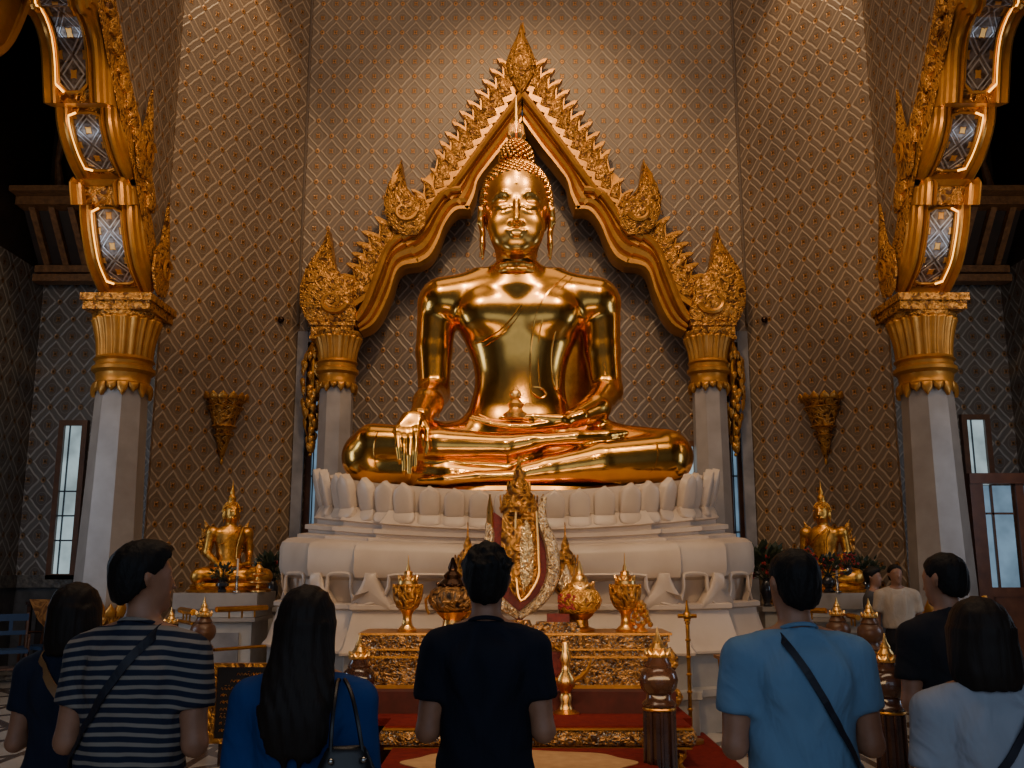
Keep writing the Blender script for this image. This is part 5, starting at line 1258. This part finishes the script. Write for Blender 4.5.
q = P(873,600,13.0); t = thing('flower_stand','dark stone stand under the leafy plant behind the far visitors','stand',(q.x+0.1,13.4,0))
MB().box((0,0,1.12),(0.36,0.36,0.06)).build('top', GREYM, t); MB().box((0,0,0.55),(0.30,0.30,1.08)).build('body', GREYB, t); MB().box((0,0,0.03),(0.40,0.40,0.06)).build('foot', GREYM, t)
t = thing('tiered_offering_dish','small tiered gilt offering dish right of the left small statue','dish',(xl+0.40,12.42,zl))
MB().lathe([(0.10,0),(0.10,0.02),(0.03,0.05),(0.03,0.09),(0.14,0.12),(0.14,0.13),(0.04,0.15),(0.03,0.19),(0.10,0.22),(0.10,0.23),(0.03,0.25),(0.06,0.30),(0.01,0.36)],24).build('dish', GOLD2, t)
MB().lathe([(0.03,-0.0),(0.03,0.02)],12,c=(0,0,0.36)).build('knob', GOLDD, t)
for lab,x in (('left',xl+0.17),('right',xr+0.08)):
    t = thing('candlestick','slim silver candlestick with a white candle before the %s small statue'%lab,'candlestick',(x,12.27,zl))
    MB().lathe([(0.05,0),(0.05,0.015),(0.015,0.03),(0.02,0.10),(0.012,0.16),(0.03,0.2)],16).build('stick', SILV, t)
    MB().lathe([(0.013,0.2),(0.013,0.42)],12).build('candle', WHITE, t)
t = thing('gilt_bowl','small gilt bowl at the front left corner of the left side pedestal','bowl',(xl-0.30,12.36,zl)); MB().lathe([(0.05,0),(0.03,0.03),(0.08,0.09),(0.09,0.12),(0.08,0.12),(0.05,0.07)],20,flute=8,fd=0.04).build('bowl', GOLD2, t); MB().sphere((0,0,0.12),(0.05,0.05,0.04)).build('offering', GOLDD, t)
# ---- chairs and draped table in the left bay
def chair(label, loc, rz):
    t = thing('wooden_chair',label,'chair',loc,rz,'chairs in the left bay')
    for x,y in ((-.22,-.2),(.22,-.2)): MB().tube([(x,y,0),(x,y,0.44)],0.022,6).build('leg', WOODB, t)
    for x in (-.22,.22): MB().tube([(x,.22,0),(x,.2,0.44),(x,.27,0.98)],0.022,6).build('leg', WOODB, t)
    MB().box((0,0,0.46),(0.48,0.46,0.05)).build('seat', BLUECH, t)
    MB().box((0,0.25,0.92),(0.46,0.03,0.10)).box((0,0.235,0.70),(0.46,0.025,0.06)).box((0,0.24,0.8),(0.05,0.02,0.22)).build('backrest', BLUECH, t)
    MB().box((0,-0.2,0.22),(0.42,0.02,0.03)).box((0,0.2,0.22),(0.42,0.02,0.03)).build('stretcher', WOODB, t)
    for x in (-.24,.24): MB().tube([(x,.22,0.66),(x,-.1,0.68),(x,-.18,0.64),(x,-.18,0.45)],0.018,6).build('armrest', WOODB, t)
chair('brown armchair with blue seat at the left edge beside the tiled floor',(P(10,640,14.2).x,14.2,0),0.5)
chair('brown armchair with blue seat half behind the draped table in the left bay',(P(42,640,14.9).x,14.9,0),-0.35)
q = P(46,600,14.5); t = thing('draped_table','dark small table hung with an embroidered orange triangular cloth in the left bay','table',(q.x,15.35,0))
MB().box((0,0,1.10),(1.2,0.5,0.05)).build('tabletop', WOODD, t)
for x,y in ((-.55,-.2),(.55,-.2),(-.55,.2),(.55,.2)): MB().box((x,y,0.54),(0.06,0.06,1.08)).build('leg', WOODD, t)
MB().box((0,0.1,0.6),(1.05,0.25,0.7)).build('cabinet_box', BLACKW, t)
o = MB().dome_plate([(q.x-0.52,15.06,1.16),(q.x-0.36,15.04,0.86),(q.x+0.02,15.03,0.50),(q.x+0.34,15.04,0.80),(q.x+0.55,15.06,1.16)],(0,-1,0),0.015,0.02,back=0.0).build('hanging_cloth', mat_carved('embroidered_orange_cloth',(0.15,0.055,0.012),(0.42,0.18,0.045),10,metal=0.0,rough=0.8,strength=0.4), None)
tag(o,'embroidered orange triangular cloth hanging from the dark table in the left bay','cloth')
# ================================================================== PEOPLE
def person(label, loc, rz, H=1.70, wid=1.0, shirt=None, shirt_name='shirt', trous=C_TROU, hair='short', hairmat=HAIR, head_turn=0.0, tilt=0.0, skin=SKIN, sleeve=0.55, coarse=False, pose='clasp', hem=0.86, female=False, bag=None, strap=None, collar=False, headw=1.0, nohair_top=False):
    s = H/1.72; h = 0.0125 if not coarse else 0.017
    t = thing('person', label, 'person', loc, rz)
    B = SDF((-0.52,-0.35,0.0),(0.52,0.60,1.78),h)
    W = wid
    sh = 0.175*W; hipw = 0.155*(1.03 if female else 1.0)
    # legs
    for q in (-1,1):
        B.chain([(q*0.085,0,0.88),(q*0.095,0.01,0.48),(q*0.10,-0.02,0.09)],[0.088,0.055,0.038],0.03)
        B.chain([(q*0.10,-0.03,0.045),(q*0.115,0.14,0.035)],[0.042,0.035],0.02)
    tor = [(0.84,0,0,hipw,0.105),(0.95,0,0,hipw*1.02,0.11),(1.07,0,0,0.135*W,0.095),(1.2,0,0,0.155*W,0.105),(1.32,0,0,0.168*W,0.108),(1.39,0,0,0.150*W,0.09),(1.44,0,0,0.08,0.06)]
    B.loft(tor,0.02,2.2)
    B.cone((-0.06,-0.005,1.43),(-sh,-0.005,1.385),0.052,0.05,0.05); B.cone((0.06,-0.005,1.43),(sh,-0.005,1.385),0.052,0.05,0.05)
    if female:
        for q in (-1,1): B.ell((q*0.075,0.09,1.25),(0.065,0.055,0.06),0.04)
    # neck and head
    B.cone((0,-0.005,1.38),(0,0.012,1.53),0.060 if not female else 0.052,0.054 if not female else 0.047,0.03)
    def hp(x,y,z):       # head frame with turn and tilt about the neck top
        y0 = 0.015; p = Vector((x*headw,y-y0,z-1.52)); p = Matrix.Rotation(-tilt,3,'X')@p; p = Matrix.Rotation(head_turn,3,'Z')@p; return (p.x,p.y+y0,p.z+1.52)
    B.ell(hp(0,0.005,1.635),(0.076*headw,0.094,0.088),0.02,rz=head_turn); B.ell(hp(0,0.035,1.575),(0.058*headw,0.066,0.072),0.03,rz=head_turn)
    B.cone(hp(0,0.095,1.625),hp(0,0.115,1.59),0.010,0.014,0.012)                         # nose
    for q in (-1,1):
        B.ell(hp(q*0.032,0.093,1.628),(0.016,0.012,0.010),0.006,sub=True); B.ell(hp(q*0.032,0.085,1.628),(0.012,0.011,0.009),0.003)
        B.cone(hp(q*0.014,0.096,1.645),hp(q*0.05,0.082,1.647),0.006,None,0.006)
        B.chain([hp(q*0.079,-0.008,1.645),hp(q*0.084,-0.014,1.625),hp(q*0.078,-0.004,1.595)],[0.014,0.016,0.010],0.008,(0.6,1.0,1.0))
    B.cone(hp(-0.022,0.094,1.562),hp(0.022,0.094,1.562),0.007,None,0.006); B.cone(hp(-0.018,0.092,1.552),hp(0.018,0.092,1.552),0.007,None,0.006)
    B.ell(hp(0,0.086,1.525),(0.022,0.018,0.018),0.02)
    # arms
    arms = {}
    for q in (-1,1):
        if pose=='clasp': S0,E0,W0,HD = (q*sh*1.06,0,1.365),(q*(sh+0.045),-0.015,1.085),(q*0.085,0.245,1.13),(q*0.02,0.30,1.17)
        elif pose=='down': S0,E0,W0,HD = (q*sh*1.06,0,1.365),(q*(sh+0.055),-0.01,1.09),(q*(sh+0.06),0.06,0.86),(q*(sh+0.055),0.09,0.77)
        else: S0,E0,W0,HD = (q*sh*1.06,0,1.365),(q*(sh+0.06),0.0,1.10),(q*(0.16),0.23,1.10),(q*0.10,0.30,1.12)
        arms[q] = (S0,E0,W0,HD)
        f_ = 0.88 if female else 1.0
        B.chain([S0,E0],[0.054*f_,0.041*f_],0.03); B.chain([E0,W0],[0.041*f_,0.027*f_],0.02)
        w = Vector(W0); d = (Vector(HD)-w).normalized(); side = Vector((-q,0,0)) if pose!='clasp' else Vector((0,0,1)); side = (side-d*side.dot(d)).normalized(); nrm = d.cross(side)
        pc = w+d*0.05; B.chain([tuple(w+d*0.015),tuple(w+d*0.075)],[0.026,0.032],0.015)
        if not coarse:
            for k,(o,L) in enumerate(((-0.028,0.062),(-0.0095,0.074),(0.0095,0.078),(0.028,0.068))):
                b0 = w+d*0.085+side*o; c1 = b0+d*L*0.5-nrm*q*0.006; c2 = b0+d*L*0.9+nrm*q*(-0.026); B.chain([tuple(b0-d*0.02),tuple(b0),tuple(c1),tuple(c2)],[0.0105,0.0105,0.0095,0.0075],0.003)
            b0 = w+d*0.03+side*0.028; B.chain([tuple(b0),tuple(b0+d*0.035+side*0.02),tuple(b0+d*0.065+side*0.014)],[0.013,0.011,0.009],0.005)
        else:
            for o in (-0.024,-0.008,0.008,0.024): B.chain([tuple(w+d*0.07+side*o),tuple(w+d*0.145+side*o)],[0.011,0.009],0.004)
            B.chain([tuple(w+d*0.03+side*0.03),tuple(w+d*0.08+side*0.045)],[0.012,0.009],0.005)
    B.mesh('body', skin, t)
    # shirt
    T = SDF((-0.52,-0.32,0.70),(0.52,0.42,1.56),h)
    ex = 0.014
    tt = [(z,a,b,rx+ex+ (0.012 if z<1.15 else 0.0),ry+ex+(0.012 if z<1.15 else 0)) for z,a,b,rx,ry in tor[:6]]
    tt[2] = (1.07,0,0,(0.135*W if female else 0.152*W)+ex+0.01,0.118); tt[0] = (0.80,0,0,hipw+ex+0.022,0.135); tt[1] = (0.93,0,0,hipw+ex+0.016,0.132)
    tt += [(1.435,0,0,0.105,0.080)]
    T.loft(tt,0.02,2.2)
    T.cone((-0.06,-0.005,1.425),(-sh,-0.005,1.378),0.062,0.064,0.05); T.cone((0.06,-0.005,1.425),(sh,-0.005,1.378),0.062,0.064,0.05)
    if female:
        for q in (-1,1): T.ell((q*0.075,0.09,1.25),(0.078,0.068,0.072),0.05)
    T.ell((0,-0.095,1.30),(0.12*W,0.035,0.10),0.05)
    T.cone((0,-0.012,1.40),(0,-0.004,1.475 if not collar else 1.492),0.082,0.068,0.03)
    T.cut((0,0,1.455 if not collar else 1.478),(0,0.42,1))
    for q in (-1,1):
        S0,E0,W0,HD = map(Vector,arms[q]); U = SDF((-0.52,-0.32,0.70),(0.52,0.42,1.56),h)
        d = (E0-S0)
        if sleeve<=1:
            end = S0+d*sleeve; U.chain([tuple(S0),tuple(end+d*0.2)],[0.068,0.071 if not female else 0.062],0.02); U.cut(tuple(end),tuple(d))
        else:
            wr = E0.lerp(W0,sleeve-1); U.chain([tuple(S0),tuple(E0)],[0.066,0.054],0.03); U.chain([tuple(E0),tuple(E0.lerp(W0,min(1.15,sleeve-0.9)))],[0.054,0.042],0.02); U.cut(tuple(wr),tuple(W0-E0)) if False else None
        k = 0.03; T.F = np.minimum(T.F,U.F)-np.maximum(k-np.abs(T.F-U.F),0)**2/(4*k)
    T.cut((0,0,hem),(0,0,-1))
    # soft folds
    ax = [T.lo[i]+T.h*np.arange(T.n[i]) for i in range(3)]
    X,Y_,Z = ax[0][:,None,None],ax[1][None,:,None],ax[2][None,None,:]; ph = hash_(label)
    T.F = T.F+(0.0035*np.sin(X*31+ph+Z*9)*np.sin(Z*17+ph*2+X*12)+0.0028*np.sin((X+Z)*44+ph)*np.clip(1.35-Z,0,0.4)*2.5+0.003*np.sin(Z*38+3*np.sin(X*14+ph))*np.clip(1.2-Z,0,0.3)*2.5).astype(np.float32)
    T.mesh(shirt_name, shirt, t)
    if collar:
        m = MB(); ring_ = []
        for z,r in ((1.425,0.078),(1.475,0.068),(1.482,0.072),(1.45,0.084),(1.432,0.094)):
            ring_.append([Vector((r*1.0*math.cos(a),-0.008+r*0.95*math.sin(a),z-0.012*math.sin(a))) for a in [PI*0.5+0.22+(2*PI-0.44)*k/32 for k in range(33)]])
        m.grid(ring_); m.build('collar', shirt, t)
    else:
        MB().tube([(0.067*math.cos(a),-0.006+0.066*math.sin(a),1.462-0.027*math.sin(a)) for a in [2*PI*k/36 for k in range(37)]],0.0075,6).build('neckband', shirt, t)
    # trousers and shoes
    Q = SDF((-0.32,-0.25,0.03),(0.32,0.25,1.02),0.016)
    Q.loft([(0.80,0,0,hipw+0.015,0.125),(0.90,0,0,hipw+0.014,0.125),(1.0,0,0,hipw-0.004,0.112)],0.03,2.2)
    for q in (-1,1): Q.chain([(q*0.09,0,0.84),(q*0.10,0.005,0.48),(q*0.105,-0.015,0.10)],[0.10,0.076,0.066],0.02)
    Q.cut((0,0,0.07),(0,0,-1)); Q.mesh('trousers', trous, t)
    for q in (-1,1):
        K_ = SDF((q*0.11-0.09,-0.16,-0.01),(q*0.11+0.09,0.24,0.14),0.012); K_.chain([(q*0.105,-0.04,0.05),(q*0.118,0.08,0.045),(q*0.122,0.16,0.035)],[0.052,0.05,0.042],0.02,(1,1,0.95)); K_.cut((0,0,0.002),(0,0,-1)); K_.mesh('shoe', SHOE, t)
    # hair
    G = SDF((-0.17,-0.26,1.02 if hair in('long',) else 1.38),(0.17,0.20,1.80),0.0095 if not coarse else 0.015)
    if hair in ('short','crop','tuft','bald'):
        e = {'short':1.0,'crop':0.93,'tuft':1.05,'bald':0.90}[hair]
        G.ell(hp(0,-0.010,1.655),(0.088*headw*(0.5+0.5*e),0.108*(0.5+0.5*e),0.094*(0.4+0.6*e)),0.02,rz=head_turn)
        if hair in ('short','tuft'): G.ell(hp(0,0.03,1.700),(0.074*headw,0.082,0.052*e),0.03,rz=head_turn)
        G.ell(hp(0,-0.035,1.590),(0.072*headw,0.070,0.075),0.03,rz=head_turn)
        f0 = Vector(hp(0,0.040,1.655)); fd = Matrix.Rotation(head_turn,3,'Z')@Vector((0,1,-0.85)); G.cut(tuple(f0),tuple(fd))
        n0 = Vector(hp(0,-0.06,1.538)); G.cut(tuple(n0),tuple(Vector((0,0.35,-1))))
        for q in (-1,1): G.ell(hp(q*0.086,0.0,1.605),(0.016,0.024,0.034),0.004,sub=True)
        if hair=='tuft':
            rn = random.Random(4)
            for k in range(150):
                a = rn.random()*2*PI; el = 0.15+rn.random()*1.42; d_ = Vector((math.cos(a)*math.cos(el),math.sin(a)*math.cos(el),math.sin(el))); b = hp(d_.x*0.082,-0.012+d_.y*0.100,1.655+d_.z*0.088)
                if b[1]>0.05 and b[2]<1.69*1: continue
                e_ = tuple(Vector(b)+d_*0.014+Vector((rn.uniform(-1,1),rn.uniform(-1,1),0.2))*0.012); G.cone(b,e_,0.014,0.005,0.010)
    elif hair=='long':
        G.ell(hp(0,-0.012,1.650),(0.094,0.112,0.100),0.02)
        G.loft([(1.22,0.01,-0.135,0.075,0.022),(1.27,0.005,-0.138,0.100,0.030),(1.34,0,-0.135,0.118,0.040),(1.42,0,-0.105,0.122,0.060),(1.52,0,-0.055,0.108,0.085),(1.62,0,-0.02,0.097,0.102)],0.04,2.2)
        for x,z in ((-0.07,1.23),(-0.03,1.17),(0.02,1.18),(0.05,1.20),(0.08,1.25)): G.cone((x*0.9,-0.14,z+0.12),(x,-0.145,z),0.026,0.008,0.02)
        G.cut((0,0.055,1.60),(0,1,-0.25))
    elif hair=='bob':
        G.ell(hp(0,-0.008,1.648),(0.100*headw,0.114,0.102),0.02,rz=head_turn)
        G.loft([(1.445,0.0,-0.03,0.098*headw,0.085),(1.50,0.0,-0.025,0.118*headw,0.102),(1.57,0,-0.02,0.115*headw,0.108),(1.64,0,-0.01,0.102*headw,0.108)],0.03,2.2)
        f0 = hp(0,0.055,1.60); fd = Matrix.Rotation(head_turn,3,'Z')@Vector((0,1,-0.25)); G.cut(f0,tuple(fd))
    ax = [G.lo[i]+G.h*np.arange(G.n[i]) for i in range(3)]
    X,Y_,Z = ax[0][:,None,None],ax[1][None,:,None],ax[2][None,None,:]
    G.F = G.F+(0.0022*np.sin(X*150+6*np.sin(Z*9))+0.0016*np.sin((X*0.8+Y_)*210+4*np.sin(Z*13))).astype(np.float32)
    G.mesh('hair', hairmat, t)
    # crossbody strap
    if strap:
        (sx0,sx1,z1,mat,w_) = strap     # from shoulder side sx0 down across the back to sx1
        def surf(x,z):
            for k in range(60):
                y = -0.30+k*0.005
                i = ((np.array((x,y,z))-T.lo)/T.h).round().astype(int)
                if (i>=0).all() and (i<T.n).all() and T.F[tuple(i)]<0.002: return y-0.006
            return -0.02
        pts_ = []
        for k in range(15):
            f_ = k/14; x = sx0+(sx1-sx0)*f_; z = 1.435+(z1-1.435)*f_; pts_.append(Vector((x,surf(x,z),z)))
        top = pts_[0]; pts_ = [Vector((sx0*0.9,0.085,1.36)),Vector((sx0*0.92,0.045,1.44)),Vector((sx0*0.95,-0.005,1.462))]+pts_
        if pts_[3].y>-0.02: pts_[3].y = -0.03
        pts_ += [Vector((sx1*1.06,0.02,z1-0.03)),Vector((sx1*0.9,0.13,z1+0.05))]
        pts_ = resample(pts_,46); m = MB(); rows = []
        for i,p in enumerate(pts_):
            d = (pts_[min(i+1,45)]-pts_[max(i-1,0)]).normalized(); c_ = Vector((0,0,p.z)); nrm = (p-Vector((0,0.0,p.z))); nrm = nrm.normalized() if nrm.length>1e-4 else Vector((0,-1,0)); sd = d.cross(nrm).normalized()
            rows.append([p+sd*w_+nrm*0.001,p+sd*w_+nrm*0.007,p-sd*w_+nrm*0.007,p-sd*w_+nrm*0.001])
        m.grid(rows); st_ = m.build('crossbody_strap', mat, None, smooth=False); st_.parent = t
        # small bag worn at the front hip
        m = SDF((-0.4,-0.1,0.7),(0.4,0.4,1.2),0.014)
        cx_ = sx1*0.95; m.ell((cx_,0.135,z1-0.02),(0.09,0.035,0.07),0.01); m.cone((cx_-0.05,0.13,z1-0.03),(cx_+0.05,0.13,z1-0.03),0.045,None,0.03,(1,0.7,1.2)); m.mesh('bag_pouch', mat, t)
    t.scale = (s,s,s)
    return t, T
def hash_(s): return (sum(ord(c)*(i+3) for i,c in enumerate(s))%628)/100.0
def spot(px, Y): return (P(px,650,Y).x, Y, 0)
person('man seen from behind in a black T-shirt, hands clasped, before the middle of the altar', spot(486,3.6), 0.0, 1.70, 0.95, C_NAVYD, 't_shirt', hair='tuft', hairmat=HAIRS, sleeve=0.62)
print('p1')
person('man in a striped T-shirt with a dark crossbody strap, head turned right', spot(139,3.33), -0.10, 1.71, 1.02, C_STRIPE, 'striped_t_shirt', hair='short', hairmat=HAIRS, head_turn=-0.75, sleeve=0.60, strap=(0.085,-0.20,1.02,STRAPB,0.014), headw=1.04)
person('man in a sky blue T-shirt with a dark crossbody strap, seen from behind', spot(797,3.35), 0.06, 1.69, 1.10, C_SKY, 't_shirt', hair='crop', hairmat=HAIRS, sleeve=0.62, strap=(-0.075,0.185,0.98,STRAPB,0.012), head_turn=0.12)
print('p3')
wb,_ = person('woman with long straight black hair in a royal blue sweater, seen from behind', spot(306,3.02), 0.0, 1.57, 0.98, C_BLUE, 'sweater', hair='long', hairmat=HAIRB, female=True, sleeve=2.0)
w1,_ = person('woman in dark navy with a shoulder-length bob and tan bag strap at the left', spot(74,3.85), 0.0, 1.565, 0.95, C_NAVY, 'top', hair='bob', hairmat=HAIRB, female=True, sleeve=0.55, headw=0.98, head_turn=-0.3, strap=(-0.10,0.19,1.08,STRAPT,0.018))
w2,_ = person('woman in a white T-shirt with a black bob and dark crossbody strap at the right', spot(981,3.0), 0.0, 1.535, 1.02, C_WHITE, 't_shirt', hair='bob', hairmat=HAIRB, female=True, sleeve=0.62, headw=1.0, strap=(0.115,-0.16,1.0,STRAPB,0.013))
print('p6')
person('man in a charcoal polo shirt with thinning hair behind the woman in white', spot(952,4.4), 0.12, 1.69, 1.02, C_CHAR, 'polo_shirt', hair='crop', hairmat=HAIRS, head_turn=0.4, sleeve=0.65, collar=True, tilt=0.12)
person('far man in a cream shirt and dark trousers facing the camera on the right', spot(901,11.4), PI-0.15, 1.66, 1.1, C_CREAM, 'shirt', hair='crop', hairmat=HAIRS, coarse=True, pose='down', skin=SKIND, sleeve=0.7, collar=True, hem=0.98, head_turn=0.15)
person('far visitor in a dark grey top beside the man in the cream shirt', spot(878,11.9), PI+0.9, 1.62, 0.95, cloth('grey_jersey',(0.06,0.055,0.055)), 't_shirt', hair='tuft', hairmat=HAIRS, coarse=True, pose='down', skin=SKIND, sleeve=0.7)
print('people')
# shoulder bag of the woman in royal blue
q = Vector(wb.location)
bg = thing('shoulder_bag','glossy black leather shoulder bag hanging from the arm of the woman in royal blue','bag',(q.x+0.165,q.y-0.19,0.885))
BG = SDF((-0.17,-0.10,-0.05),(0.17,0.10,0.34),0.010)
BG.loft([(0.0,0,0,0.105,0.045),(0.10,0,0,0.115,0.05),(0.20,0,0,0.085,0.038),(0.27,0,0,0.055,0.016)],0.02,2.4); BG.mesh('body', LEATH, bg)
MB().tube(resample([Vector(v) for v in ((-0.045,-0.01,0.25),(-0.042,0.0,0.33),(-0.032,0.05,0.40),(-0.02,0.12,0.435),(-0.0,0.20,0.41))],24),0.006,6).build('handle', LEATH, bg)
MB().tube(resample([Vector(v) for v in ((0.045,-0.01,0.25),(0.030,0.0,0.33),(0.015,0.05,0.40),(0.0,0.12,0.435),(0.01,0.20,0.41))],24),0.006,6).build('handle', LEATH, bg)
for x in (-0.045,0.045): MB().sphere((x,-0.035,0.235),0.009).build('rivet', SILV, bg)
bg.rotation_euler = (0.0,0,0.25)
# ================================================================== LIGHT
def spotl(name, loc, target, power, size, color, blend=0.6, rad=0.15):
    l = bpy.data.lights.new(name,'SPOT'); l.energy = power; l.spot_size = math.radians(size); l.spot_blend = blend; l.color = color; l.shadow_soft_size = rad
    o = bpy.data.objects.new(name,l); COL.objects.link(o); o.location = loc; d = Vector(target)-Vector(loc); o.rotation_euler = d.to_track_quat('-Z','Y').to_euler(); return o
def area(name, loc, target, power, sx, sy, color):
    l = bpy.data.lights.new(name,'AREA'); l.shape = 'RECTANGLE'; l.size = sx; l.size_y = sy; l.energy = power; l.color = color
    o = bpy.data.objects.new(name,l); COL.objects.link(o); o.location = loc; d = Vector(target)-Vector(loc); o.rotation_euler = d.to_track_quat('-Z','Y').to_euler(); return o
WARM = (1.0,0.66,0.34); AMB = (1.0,0.76,0.52); COOL = (0.62,0.78,1.0)
spotl('spot_key_left',(-3.4,6.2,11.5),(0.0,11.9,4.6),1400,30,WARM)
spotl('spot_key_right',(3.9,6.2,11.5),(0.1,11.9,4.6),1300,30,WARM)
spotl('spot_head',(0.3,7.0,12.2),(0.1,11.7,5.8),700,20,WARM)
spotl('spot_pediment',(0.2,8.5,12.6),(0.2,15.3,7.2),1500,60,WARM)
spotl('wall_wash_left',(-3.7,12.6,13.3),(-4.5,14.3,9.6),620,40,WARM)
spotl('wall_wash_right',(4.05,12.6,13.3),(4.85,14.3,9.6),620,40,WARM)
spotl('arch_left',(-3.0,9.0,6.0),(-5.4,12.3,6.8),330,60,WARM); spotl('arch_right',(3.35,9.0,6.0),(5.75,12.3,6.8),330,60,WARM)
spotl('altar_warm',(0.4,5.6,6.5),(0.1,9.8,1.9),560,56,WARM)
spotl('side_statue_left',(-3.0,10.0,5.5),(-3.9,12.7,1.9),120,34,AMB); spotl('side_statue_right',(3.4,10.0,5.5),(4.2,12.7,1.9),120,34,AMB)
area('hall_fill',(0.2,5.0,12.6),(0.2,14.5,3.5),560,10,4,(1.0,0.72,0.48))
area('ceiling_glow',(0.2,11.5,13.3),(0.2,12.5,0),150,9,4,(1.0,0.68,0.42))
area('bay_fill_left',(-7.0,11,6.0),(-7.0,16,3),35,2,2,AMB); area('bay_fill_right',(7.3,11,6.0),(7.3,16,3),35,2,2,AMB)  # added fill lights that lift the dark bays, no visible source
area('rear_cool_fill',(0.5,-2.6,3.0),(0.2,9,2.0),95,9,4,COOL)  # added cool fill behind the camera for highlights; no door modelled there
area('altar_bounce',(0.2,6.2,1.2),(0.1,12,3.6),45,4,0.5,WARM)  # added low area light, stands in for warm bounce onto the statue
area('day_left',(-8.0,9.0,3.0),(0,13,2.5),110,1.6,3.0,COOL); area('day_right',(8.3,9.0,3.0),(0,13,2.5),75,1.6,3.0,COOL)
w = bpy.data.worlds.new('world'); scene.world = w; w.use_nodes = True
w.node_tree.nodes['Background'].inputs[0].default_value = (0.20,0.24,0.32,1); w.node_tree.nodes['Background'].inputs[1].default_value = 0.25
scene.view_settings.view_transform = 'AgX'
try: scene.view_settings.look = 'AgX - Base Contrast'
except Exception: pass
scene.view_settings.exposure = 0.0
print('objects', len(bpy.data.objects))
